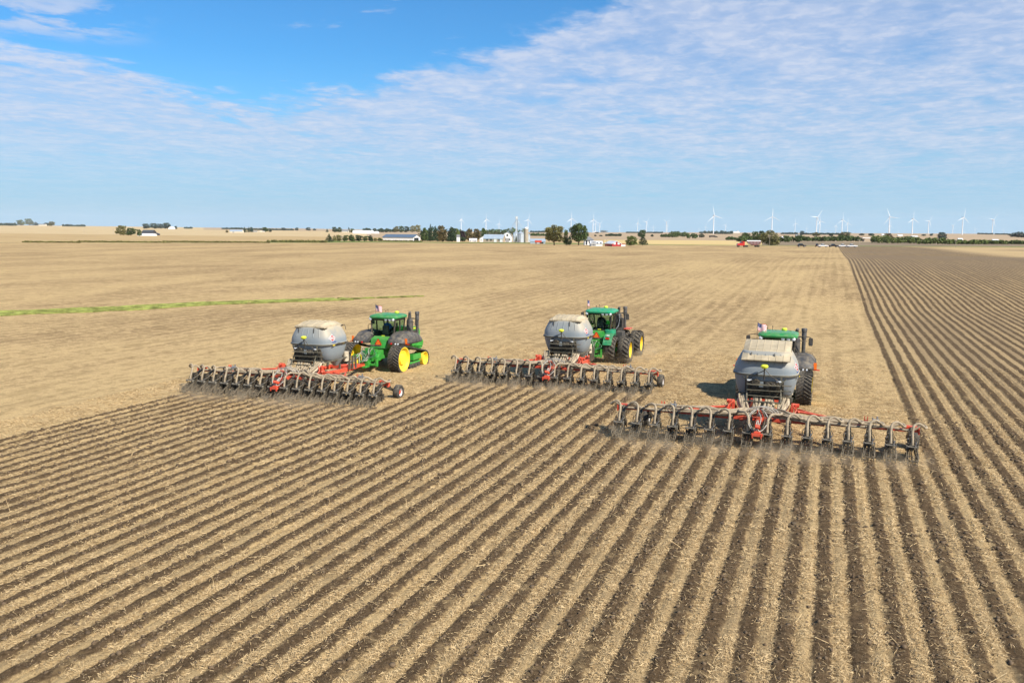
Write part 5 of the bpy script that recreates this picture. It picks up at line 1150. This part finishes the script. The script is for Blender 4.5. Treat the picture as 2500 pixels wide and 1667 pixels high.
# ------------------------------------------------------------------ buildings
MT['wall_white'] = mat('white_siding', (.78, .78, .76), .6, 0, .04, .5); MT['wall_cream'] = mat('cream_siding', (.66, .60, .48), .7, 0, .06, .5); MT['wall_blue'] = mat('pale_blue_siding', (.56, .66, .72), .5, 0, .05, .5)
MT['roof_blue'] = mat('slate_blue_roof', (.13, .18, .24), .45, .2, .08, .5); MT['roof_grey'] = mat('grey_shingles', (.20, .21, .22), .8, 0, .12, .8); MT['roof_dark'] = mat('dark_roof', (.07, .08, .09), .7, 0, .12, .8); MT['roof_white'] = mat('white_metal_roof', (.78, .79, .80), .4, .1, .04, .5)
MT['roof_pale'] = mat('pale_metal_roof', (.46, .54, .60), .4, .3, .06, .5); MT['wall_red'] = mat('barn_red', (.36, .030, .035), .6, 0, .1, .6); MT['wall_dark'] = mat('dark_timber', (.05, .05, .055), .8, 0, .15, .6); MT['wall_tan'] = mat('tan_brick', (.42, .34, .25), .8, 0, .1, .6)
MT['galv'] = mat('galvanised_steel', (.52, .58, .62), .35, .45, .08, .8); MT['concrete'] = mat('concrete_staves', (.42, .35, .27), .85, 0, .12, .6); MT['paneglass'] = mat('dark_window', (.03, .04, .05), .15, 0, .1, 1); MT['doorgrey'] = mat('grey_door', (.30, .31, .32), .6, 0, .1, 1)
def gable(T, x0, x1, y0, y1, ze, zr, wall, roof, axis='X', over=.35, gambrel=False, hip=False, dome=False):
    """walls and roof; ridge along axis"""
    g = MB(); ym, xm = (y0+y1)/2, (x0+x1)/2
    if axis == 'X': lo, hi, a0, a1, am = x0, x1, y0, y1, ym
    else: lo, hi, a0, a1, am = y0, y1, x0, x1, xm
    if gambrel: prof = [(a0, ze), (a0+(am-a0)*.45, ze+(zr-ze)*.68), (am, zr), (a1-(a1-am)*.45, ze+(zr-ze)*.68), (a1, ze)]
    elif dome: prof = [(am+(a1-am)*math.cos(q), ze+(zr-ze)*math.sin(q)) for q in np.linspace(math.pi, 0, 9)]
    else: prof = [(a0, ze), (am, zr), (a1, ze)]
    if hip:
        g.box(((x0+x1)/2, ym, ze/2), (x1-x0, y1-y0, ze)); g.build('wall', wall, T)
        g = MB(); g.add([(x0-over, y0-over, ze), (x1+over, y0-over, ze), (x1+over, y1+over, ze), (x0-over, y1+over, ze), (xm-.4, ym, zr), (xm+.4, ym, zr), (x0-over, y0-over, ze-.2), (x1+over, y0-over, ze-.2), (x1+over, y1+over, ze-.2), (x0-over, y1+over, ze-.2)], [(0, 1, 5, 4), (1, 2, 5), (2, 3, 4, 5), (3, 0, 4), (0, 6, 7, 1), (1, 7, 8, 2), (2, 8, 9, 3), (3, 9, 6, 0), (6, 9, 8, 7)]); return g.build('roof', roof, T)
    g.prism([(a0, 0)]+prof+[(a1, 0)], lo, hi, axis); g.build('wall', wall, T)
    g = MB(); dz = .22
    up = [(p[0]+(over if p[0] > am+.01 else -over if p[0] < am-.01 else 0)*(abs(p[0]-am)/((a1-a0)/2)), p[1]+.02-(over*(zr-ze)/((a1-a0)/2)*.8 if p[1] == ze else 0)) for p in prof]
    g.prism(up+[(p[0], p[1]+dz) for p in up[::-1]], lo-over, hi+over, axis); return g.build('roof', roof, T)
def windows(T, pts, w, h, y, mat_='paneglass', name='window'):
    for x, z in pts: g = MB(); g.box((x, y, z), (w, .12, h)); g.build(name, mat_, T)
def bld(x0, x1, yt, yb, name, label, cat='building', depth=None, D=None, yaw=0., group=None):
    px = (x0+x1)/2; X, Y, Z, D = at(px, yb, D); w = (x1-x0)*D/F; h = (yb-yt)*D/F; dp = depth or w*.5
    X += -sP*dp*.5; Y += cP*dp*.5
    return thing(name, label, cat, (X, Y, Z-.15), PHI+R_(yaw), group), w, h, dp
def simple(x0, x1, yt, yb, name, label, wall, roof, eave=.6, depth=None, axis='X', yaw=0., wins=0, door=None, D=None, **k):
    T, w, h, d = bld(x0, x1, yt, yb, name, label, 'barn' if 'barn' in name else 'shed' if 'shed' in name else 'house', depth, D, yaw)
    gable(T, -w/2, w/2, -d/2, d/2, h*eave, h, wall, roof, axis, over=min(.4, w*.03), **k)
    if wins: windows(T, [(-w/2+w*(i+.5)/wins, h*eave*.55) for i in range(wins)], min(1.3, w/wins*.3), min(1.4, h*eave*.35), -d/2-.03)
    if door is not None: windows(T, [(door*w/2, h*eave*.38)], w*.12 if w > 12 else 1.1, h*eave*.72, -d/2-.05, 'doorgrey', 'door')
    return T, w, h, d
simple(102, 118, 546.8, 551.6, 'farmhouse', 'cream house among trees on the left skyline', 'wall_cream', 'roof_grey', .55, wins=3)
simple(145, 155, 550.6, 553, 'shed', 'low beige shed on the left skyline right of the trees', 'wall_cream', 'roof_grey', .6)
simple(351, 377, 561.5, 571, 'barn', 'dark green roofed barn behind the white domed barn', 'wall_dark', 'roof_dark', .5, depth=14, D=None)
simple(376, 392, 568, 574.4, 'small_barn', 'small black barn right of the white domed barn', 'wall_dark', 'roof_dark', .5, axis='Y')
T, w, h, d = bld(340, 376, 570, 576, 'domed_barn', 'low white round roofed barn at the left field edge', 'barn', 14); gable(T, -w/2, w/2, -d/2, d/2, h*.25, h, 'wall_white', 'roof_white', 'X', over=.1, dome=True)
simple(416, 430, 552.8, 559.8, 'barn', 'small white gabled barn on the skyline beside dark trees', 'wall_white', 'roof_white', .45, axis='Y', gambrel=True)
simple(564, 594, 561, 568.2, 'shed', 'long cream shed with a pale roof on the left rise', 'wall_cream', 'roof_pale', .5, door=-.4)
simple(620, 631, 563.5, 567.3, 'house', 'small cream house right of the conifers', 'wall_cream', 'roof_grey', .5, wins=2); simple(634, 648, 562, 567, 'house', 'cream house beside the bright green round tree', 'wall_cream', 'roof_grey', .5, axis='Y', wins=2)
simple(836, 852, 561, 567.8, 'farmhouse', 'grey roofed skyline house between two tree pairs', 'wall_cream', 'roof_grey', .5, wins=3)
simple(862, 904, 562.7, 570.4, 'long_barn', 'long white barn on the rise behind the bushes', 'wall_white', 'roof_white', .45, depth=14); T, w, h, d = bld(903, 925, 561.8, 570.2, 'barn', 'white barn with a rounded lean-to right of the long white barn', 'barn'); gable(T, -w/2, 0, -d/2, d/2, h*.5, h, 'wall_white', 'roof_white', 'Y', over=.2); gable(T, .2, w/2, -d/2, d/2, h*.2, h*.68, 'wall_white', 'roof_white', 'Y', over=.1, dome=True)
# blue roofed machine shed, open gable at its right end
T, w, h, d = bld(938, 1012, 572.3, 587.8, 'machine_shed', 'long white machine shed with slate blue roof and open right end', 'shed', 16, yaw=-16)
gable(T, -w/2, w/2+2, -d/2, d/2, h*.58, h*1.0, 'wall_white', 'roof_blue', 'X', over=.5)
g = MB(); g.box((w/2+2.06, -1.0, h*.26), (.14, d*.62, h*.52)); g.build('doorway_shade', 'paneglass', T)  # dark panel on the wall, painted shade for the inside of the open end
for k in range(9): g = MB(); g.box((-w/2+w*(k+.5)/9, -d/2-.04, h*.29), (.1, .08, h*.55)); g.build('wall_rib', 'wall_white', T)
simple(1145, 1163, 582, 590, 'farmhouse', 'low white house in front of the autumn trees', 'wall_white', 'roof_white', .55, wins=3, door=.5); simple(1170, 1197, 573.5, 590.5, 'farmhouse', 'white farmhouse behind the half bare tree', 'wall_white', 'roof_pale', .5, wins=4, axis='Y')
simple(1114, 1122, 573, 590, 'shed', 'narrow white shed seen between the dark farm trees', 'wall_white', 'roof_grey', .7)
T, w, h, d = bld(1181, 1229, 572.6, 591.5, 'long_barn', 'long tan barn with pale blue roof before the gambrel barn', 'barn', 14, yaw=-8); gable(T, -w/2, w/2, -d/2, d/2, h*.48, h, 'wall_tan', 'roof_pale', 'X'); windows(T, [(-w*.3, 2.2), (-w*.1, 2.2), (w*.33, 2.2)], 1.3, 1.4, -d/2-.03); windows(T, [(w*.12, 2.0), (w*.42, 2.0)], 2.2, 3.2, -d/2-.05, 'wall_white', 'door')
T, w, h, d = bld(1225, 1249, 566.5, 591, 'gambrel_barn', 'big white gambrel roofed barn left of the grain bins', 'barn', 20); gable(T, -w/2, w/2, -d/2, d/2, h*.55, h, 'wall_white', 'roof_pale', 'Y', gambrel=True); windows(T, [(-w*.2, 2.4), (w*.2, 2.4), (0, h*.7)], 1.4, 1.6, -d/2-.05); windows(T, [(0, 1.9)], 2.8, 3.4, -d/2-.08, 'doorgrey', 'door')
def grain_bin(x0, x1, yt, yb, label, dD=0.):
    px = (x0+x1)/2; X, Y, Z, D = at(px, yb); r = (x1-x0)*D/F/2; h = (yb-yt)*D/F; X -= sP*(r+dD); Y += cP*(r+dD)
    T = thing('grain_bin', label, 'grain bin', (X, Y, Z-.1), 0, 'galvanised grain bins'); hw = h-r*.62; g = MB(); prof = [(r, 0)]
    for k in range(int(hw/.55)): prof += [(r+.05, .55*k+.28), (r, .55*k+.55)]
    g.lathe(prof, n=28); g.build('wall', 'galv', T, smooth=False)
    g = MB(); g.lathe([(r+.25, hw-.1), (r*.12, h), (r*.12, h+.4), (.001, h+.5)], n=28); g.build('roof', 'galv', T)
    g = MB(); g.box((0, -r-.05, 1.3), (1., .2, 2.2)); g.build('door', 'doorgrey', T); g = MB(); g.tube([(r*.3, -r*.96-.1, .2), (r*.3, -r*.96-.1, hw)], .1, 5); g.build('ladder', 'galv', T)
grain_bin(1251, 1263, 565, 591, 'tall narrow grain bin left of the twin bins'); grain_bin(1261, 1278, 564.5, 591.5, 'widest grain bin, between the narrow bin and the silo'); grain_bin(1284, 1293, 570.5, 591, 'grain bin half hidden right of the concrete silo', 8)
px = 1282.5; X, Y, Z, D = at(px, 592); k = D/F; T = thing('silo', 'tan concrete silo with white domed cap', 'silo', (X, Y, Z-.1)); r = 5.2*k; hh = 34*k
g = MB(); prof = []
for q in range(24): prof += [(r, hh*q/24), (r+.06, hh*q/24+.05), (r+.06, hh*q/24+.18), (r, hh*q/24+.22)]
g.lathe(prof+[(r, hh)], n=24); g.build('wall', 'concrete', T); g = MB(); g.lathe([(r+.1, hh)]+[(r*math.cos(a), hh+r*.75*math.sin(a)) for a in np.linspace(0, 1.5, 6)], n=24); g.build('dome', 'roof_white', T, smooth=True); g = MB(); g.box((r*.1, -r-.3, hh*.5), (.9, .6, hh)); g.build('chute', 'concrete', T)
# elevator leg
px = 1259.5; X, Y, Z, D = at(px, 591); k = D/F; X -= sP*10; Y += cP*10; T = thing('grain_elevator', 'slim white grain elevator leg with slanting pipes above the bins', 'grain elevator', (X, Y, Z), PHI); hh = 62*k
g = MB()
for sx in (-.8, .8):
    for sy in (-.8, .8): g.tube([(sx, sy, 0), (sx, sy, hh)], .11, 5)
for q in range(12):
    z0, z1 = hh*q/12, hh*(q+1)/12
    for s in (-.8, .8): g.tube([(-.8, s, z0), (.8, s, z1)], .06, 4); g.tube([(s, -.8, z0), (s, .8, z1)], .06, 4)
g.build('tower_frame', 'galv', T); g = MB(); g.box((-.35, 0, hh*.5), (.5, .5, hh)); g.box((.35, 0, hh*.5), (.5, .5, hh)); g.build('leg_casing', 'white', T); g = MB(); g.box((0, 0, hh*.93), (2.2, 1.6, .9)); g.box((-.7, 0, hh*.98), (1.0, 1.0, 1.0)); g.box((.7, 0, hh*.99), (.9, .9, .8)); g.build('head', 'white', T, bevel=.1)
for dx, dz in ((-24, 40), (-17, 36), (18, 38), (22, 32), (6, 28), (-7, 28)):
    g = MB(); g.tube([(0, 0, hh*.9), (dx*k*.95, -2, (591-529-dz)*k if False else (62-dz)*k)], .16, 6); g.build('spout_pipe', 'galv', T)
T, w, h, d = simple(1293, 1329, 583, 594.5, 'shed', 'low grey blue shed with red machinery outside', 'roof_pale', 'roof_pale', .45, depth=12, wins=0)
g = MB(); g.box((w*.25, -d/2-.05, h*.2), (w*.25, .12, h*.36)); g.build('doorway_shade', 'paneglass', T); X, Y, Z, D = at(1312, 594.8)  # the opening is a dark panel standing in for the shade indoors
T = thing('farm_wagon', 'red farm wagon parked in front of the grey blue shed', 'wagon', (X, Y, Z), PHI); g = MB(); g.prism([(-1.2, 1.0), (1.2, 1.0), (1.5, 2.4), (-1.5, 2.4)], -2.4, 2.4, 'X'); g.build('box', 'red', T)
for x in (-1.6, 1.6): g = MB(); g.lathe([(.001, -1.1), (.5, -1.1), (.5, 1.1), (.001, 1.1)], (x, 0, .5), 'Y', 12); g.build('wheel', 'rubber', T)
T, w, h, d = bld(1425, 1446, 577, 598, 'farmhouse', 'two storey white house with a grey pyramid roof', 'house', 9); gable(T, -w/2, w/2, -d/2, d/2, h*.62, h, 'wall_white', 'roof_grey', hip=True, over=.5); windows(T, [(-w*.3, h*.46), (w*.05, h*.46), (w*.32, h*.46), (-w*.3, h*.2), (w*.32, h*.2)], .9, 1.3, -d/2-.03); g = MB(); g.box((0, 0, h*.98), (.7, .7, 1.6)); g.build('chimney', 'wall_tan', T)
T, w, h, d = bld(1440, 1468, 588.5, 600.5, 'garage', 'low white building with white roof right of the pyramid roofed house', 'house', 9); gable(T, -w/2, w/2, -d/2, d/2, h*.55, h, 'wall_white', 'roof_white', 'X'); windows(T, [(-w*.36, 1.5), (-w*.2, 1.5)], 1.5, 2.2, -d/2-.04, 'doorgrey', 'door'); windows(T, [(.05*w, 1.7), (.35*w, 1.7)], .9, 1., -d/2-.04)
T, w, h, d = bld(1485, 1508, 588.5, 601, 'barn', 'small red barn with a white roof', 'barn', 12, yaw=12); gable(T, -w/2, w/2, -d/2, d/2, h*.55, h, 'wall_red', 'roof_white', 'Y', over=.4); windows(T, [(-w*.22, 1.7), (w*.22, 1.7)], 1.1, 1.1, -d/2-.05, 'wall_white')
g = MB(); g.box((w/2+1.6, .5, h*.24), (3.2, d*.7, h*.46)); g.build('lean_to', 'wall_white', T); g = MB(); g.box((w/2+1.6, .5, h*.5), (3.6, d*.75, .2)); g.build('lean_to_roof', 'wall_red', T)
simple(1447, 1457, 565, 567.2, 'shed', 'tiny white shed on the skyline by a bush', 'wall_white', 'roof_white', .5)
simple(1641, 1652, 569, 574, 'house', 'small white house among the right slope trees', 'wall_white', 'roof_white', .5); simple(1686, 1700, 572.5, 578.5, 'house', 'white gabled house left of the round dark tree', 'wall_white', 'roof_pale', .5, axis='Y')
simple(1778, 1790, 565.5, 568.5, 'shed', 'low white skyline building right of the treeline', 'wall_white', 'roof_white', .5); simple(1790, 1800, 563.5, 568.5, 'barn', 'white barn with dark roof on the skyline', 'wall_white', 'roof_dark', .5, axis='Y')
simple(1902, 1923, 574, 579.5, 'shed', 'white shed on the slope above the long hedge', 'wall_white', 'roof_white', .5, D=1500); simple(1936, 1946, 569.5, 573.5, 'house', 'white house left of the blue green tree', 'wall_white', 'roof_grey', .5, D=2400)
for a, b_, c, l, dd in ((2144, 2154, 571.6, 'tiny white shed on the skyline left of the thicket', 3000), (2183, 2195, 572.5, 'white shed on the skyline above the thicket', 2600), (2217, 2232, 574.5, 'long low white shed above the thicket', 2200), (2330, 2341, 580.5, 'white shed on the tan hill below a large turbine', 1500), (2414, 2428, 583, 'white shed half hidden by the ragged hedge', 1350)):
    e = H-float(terr_ld((a-1250)/F, dd)); yb_ = yh(a)+e*F/dd; simple(a, b_, yb_-(4.2 if dd < 2000 else 3), yb_, 'shed', l, 'wall_white', 'roof_white', .5, D=dd)
X, Y, Z, D = at(2112, 589.5); k = D/F; T = thing('overpass', 'pale concrete road overpass between the hedges', 'bridge', (X, Y, Z), PHI); L_ = 30*k; g = MB(); g.box((0, 4, 8.0*k), (L_, 9, 1.1)); g.build('deck', 'concrete', T)
g = MB(); g.box((0, -.4, 8.6*k+.2), (L_, .3, .8)); g.build('parapet', 'wall_white', T)
for x in (-L_*.28, L_*.4): g = MB(); g.box((x, 4, 4*k), (.9, 7, 8*k)); g.build('pillar', 'concrete', T)

# ------------------------------------------------------------------ utility poles
MT['pole'] = mat('weathered_pole', (.40, .35, .28), .9, 0, .1, .8)
for px, yt, yb, l in ((282, 559, 573, 'left of the olive tree by the domed barn'), (212, 561, 568, 'on the left rise'), (836, 577, 590, 'standing in the bushes by the conifer'), (1040, 567, 588.5, 'in front of the left farmstead trees'), (1173, 566, 590, 'in front of the autumn trees'), (1478, 583, 600.5, 'left of the red barn'), (1873, 573, 601, 'beside the yellowish willow'), (2090, 584, 602.5, 'near the parked white cars'), (2324.5, 585, 604, 'before the ragged hedge at right')):
    X, Y, Z, D = at(px, yb); h = (yb-yt)*D/F; T = thing('utility_pole', 'weathered utility pole '+l, 'utility pole', (X, Y, Z-.1), PHI, 'utility poles'); r = max(.13, .45*D/F*.5)
    g = MB(); g.tube([(0, 0, 0), (0, 0, h)], [r, r*.8], 7); g.build('pole', 'pole', T); g = MB(); g.box((0, 0, h*.94), (2.2, .12, .14)); g.build('crossarm', 'pole', T)
    for x in (-1, 0, 1): g = MB(); g.lathe([(.06, 0), (.08, .1), (.001, .2)], (x, 0, h*.95), n=6); g.build('insulator', 'galv', T)

# ------------------------------------------------------------------ vehicles along the far edge
MT['carwhite'] = mat('white_car_paint', (.78, .78, .78), .25, 0, .02, 1, coat=.6); MT['carblack'] = mat('black_car_paint', (.015, .015, .018), .25, 0, .1, 1, coat=.6); MT['carred'] = mat('red_truck_paint', (.55, .03, .025), .3, 0, .05, 1, coat=.5)
def pickup(px, py, paint, label, rz=0., sc=1., bed=True):
    X, Y, Z, D = at(px, py); T = thing('parked_pickup' if bed else 'parked_car', label, 'car' if not bed else 'pickup', (X, Y, Z), PHI+rz, 'vehicles parked along the far field edge'); L, Wd = 5.6*sc, 1.95*sc
    g = MB(); side = [(-L/2, .5), (-L/2, 1.0), (-L/2+.15, 1.12), (-.2*L, 1.15), (-.15*L, 1.16), (.12*L, 1.16), (.2*L, 1.14), (.45*L, 1.02), (L/2, .85), (L/2, .5)]
    g.prism([(a, b_) for a, b_ in side], -Wd/2, Wd/2, 'Y'); g.build('body', paint, T, bevel=.08)
    ca = [(-.17*L, 1.12), (-.13*L, 1.78), (.06*L, 1.8), (.2*L, 1.12)] if bed else [(-.42*L, 1.1), (-.3*L, 1.7), (.05*L, 1.75), (.22*L, 1.1)]
    g = MB(); g.prism(ca, -Wd*.44, Wd*.44, 'Y'); g.build('cabin', 'paneglass', T, bevel=.05); g = MB(); g.prism([(ca[1][0]-.02, 1.7), (ca[1][0]+.05, 1.86), (ca[2][0]-.05, 1.88), (ca[2][0]+.05, 1.72)], -Wd*.42, Wd*.42, 'Y'); g.build('roof', paint, T)
    if bed: g = MB(); g.box((-.34*L, 0, 1.14), (.26*L, Wd*.8, .06)); g.build('cargo_bed', 'paneglass', T)
    for x in (-.31*L, .31*L):
        for y in (-1, 1): g = MB(); g.lathe([(.001, -.12), (.37, -.12), (.38, .12), (.001, .12)], (x, y*Wd*.46, .37), 'Y', 14); w_ = g.build('wheel', 'rubber', T); g = MB(); g.lathe([(.001, -.01), (.2, -.01), (.2, .01), (.001, .01)], (x, y*(Wd*.46+.13), .37), 'Y', 10); g.build('rim', 'galv', w_)
    for y in (-1, 1): g = MB(); g.box((L/2, y*Wd*.36, .82), (.06, .3, .16)); g.build('headlight', 'lamp', T); g = MB(); g.box((-L/2, y*Wd*.42, .95), (.05, .16, .25)); g.build('taillight', 'lampred', T)
pickup(1951, 602.3, 'carblack', 'black car parked alone left of the other vehicles', 0, .9, False); pickup(1988.5, 602.5, 'carblack', 'dark car seen end on beside the first white pickup', 1.2, .85, False); pickup(2003, 603, 'carwhite', 'leftmost white pickup of the parked row', 0, 1.0); pickup(2028, 603, 'carblack', 'black pickup between the white pickups', 0, 1.0)
pickup(2051, 603, 'carwhite', 'white pickup right of the black one', 0, 1.0); pickup(2073, 603.3, 'carwhite', 'rightmost white pickup of the parked row', 0, 1.05)
def lorry(px, py, label, cabm, boxm, L, high, hopper):
    X, Y, Z, D = at(px, py); T = thing('lorry', label, 'lorry', (X, Y, Z), PHI)
    s = -1 if hopper else 1; x0, x1 = (-L/2+5.2, L/2) if hopper else (-L/2, L/2-4.6)
    g = MB()
    if hopper:
        g.prism([(x0, 3.0), (x1, 3.0), (x1-.3, 1.6), (x1-3.2, .9), (x0+L*.42, 1.5), (x0+L*.30, .9), (x0+1.2, 1.6)], -1.25, 1.25, 'Y'); g.build('hopper_trailer', boxm, T)
        for k in range(9): g = MB(); g.box((x0+.6+(x1-x0-1.2)*k/8, -1.28, 2.3), (.12, .08, 1.3)); g.build('trailer_rib', 'galv', T)
        g = MB(); g.tube([(x0, 0, 3.15), (x1, 0, 3.15)], .35, 8); g.build('tarp', 'wall_white', T)
    else: g.box(((x0+x1)/2, 0, 2.5), (x1-x0, 2.5, 2.6)); g.build('trailer', boxm, T)
    cx = s*(L/2-2.0); g = MB(); sd = [(cx-s*1.9, .7), (cx-s*1.9, 2.9), (cx-s*.2, 3.0), (cx+s*.4, 2.0), (cx+s*1.9, 1.8), (cx+s*2.0, .7)]; g.prism(sd, -1.15, 1.15, 'Y'); g.build('cab', cabm, T, bevel=.08)
    g = MB(); g.box((cx-s*.45, 0, 2.4), (1.0, 2.34, .6)); g.build('window', 'paneglass', T); g = MB(); g.box((0, 0, .95), (L*.96, .9, .22)); g.build('chassis', 'black', T)
    for x in (cx+s*1.2, cx-s*2.1, cx-s*3.2, -s*(L/2-1.2), -s*(L/2-2.4)): g = MB(); g.lathe([(.001, -1.2), (.5, -1.2), (.5, 1.2), (.001, 1.2)], (x, 0, .5), 'Y', 14); g.build('wheel', 'rubber', T)
MT['trailerdull'] = mat('dull_red_trailer', (.22, .10, .09), .5, .2, .25, .6)
lorry(1822.5, 602.6, 'red lorry with a grain hopper trailer parked at the field edge', 'carred', 'trailerdull', 12.5, 3, True)
lorry(1736, 579.6, 'dark boxy lorry driving on the road beyond the fields', 'carblack', 'carblack', 17, 4, False)

# ------------------------------------------------------------------ dust kicked up behind the row units and wheels
def dust_mat(name, dens, sc):
    m = bpy.data.materials.new(name); m.use_nodes = True; t = NT(m.node_tree); co = t.n('ShaderNodeTexCoord'); ob = co.outputs['Object']
    s = t.n('ShaderNodeSeparateXYZ'); t.put(s.inputs[0], co.outputs['Generated'])
    edge = t.m('MULTIPLY', t.m('MULTIPLY', t.ss(s.outputs[0], 0, .06), t.ss(s.outputs[0], 1, .94)), t.m('MULTIPLY', t.ss(s.outputs[1], 0, .5), t.ss(s.outputs[1], 1, .75)))
    n = t.noise(t.map(ob, (1, .45, 1.6)), sc, 4, .6, .6)
    top = t.m('SUBTRACT', 1., t.ss(s.outputs[2], t.m('MULTIPLY', n, .7), t.m('ADD', .35, n)))
    d = t.m('MULTIPLY', t.m('MULTIPLY', t.ss(n, .42, .72), edge), t.m('MULTIPLY', top, dens))
    v = t.n('ShaderNodeVolumePrincipled', ins={'Density': d}); v.inputs['Color'].default_value = (.96, .80, .56, 1); v.inputs['Anisotropy'].default_value = .2
    t.n('ShaderNodeOutputMaterial', ins={1: v.outputs[0]}); m.cycles.volume_step_rate = 1. if hasattr(m, 'cycles') else 1.; return m
MT['dust'] = dust_mat('dust_haze', .6, 1.3); MT['dust2'] = dust_mat('wheel_dust', .3, .8)
for k, l in (('R', 'thin brown dust trailing behind the nearest strip tiller'), ('C', 'brown dust trailing behind the middle strip tiller'), ('L', 'dust trailing behind the leftmost strip tiller')):
    y = {'R': 35.5, 'C': 45.7, 'L': 37.9}[k]; g = MB(); g.box((0, -1.5, .42), (13.2, 3.6, .8)); o = g.build('dust', 'dust', loc=(PASS[k][0], y, float(tilt(PASS[k][0], 50)))); tag(o, l, 'dust', kind='stuff')
g = MB(); g.box((0, 0, .7), (6.4, 8.5, 1.35)); tag(g.build('dust', 'dust2', loc=(-13.9, 57.4, -.13)), 'dust round the big dual tyres of the middle tractor', 'dust', kind='stuff')

# ------------------------------------------------------------------ thin autumn haze: one closed box round everything
def haze():
    m = bpy.data.materials.new('thin_air_haze'); m.use_nodes = True; t = NT(m.node_tree)
    v = t.n('ShaderNodeVolumePrincipled'); v.inputs['Density'].default_value = HAZE; v.inputs['Color'].default_value = (.80, .88, .97, 1); v.inputs['Anisotropy'].default_value = .1
    t.n('ShaderNodeOutputMaterial', ins={1: v.outputs[0]})
    g = MB(); g.box((-6000, 8000, 95), (34000, 30000, 470)); o = g.build('haze', m); tag(o, 'thin bluish haze over the distant fields', 'haze', kind='stuff')
HAZE = .00002
haze()
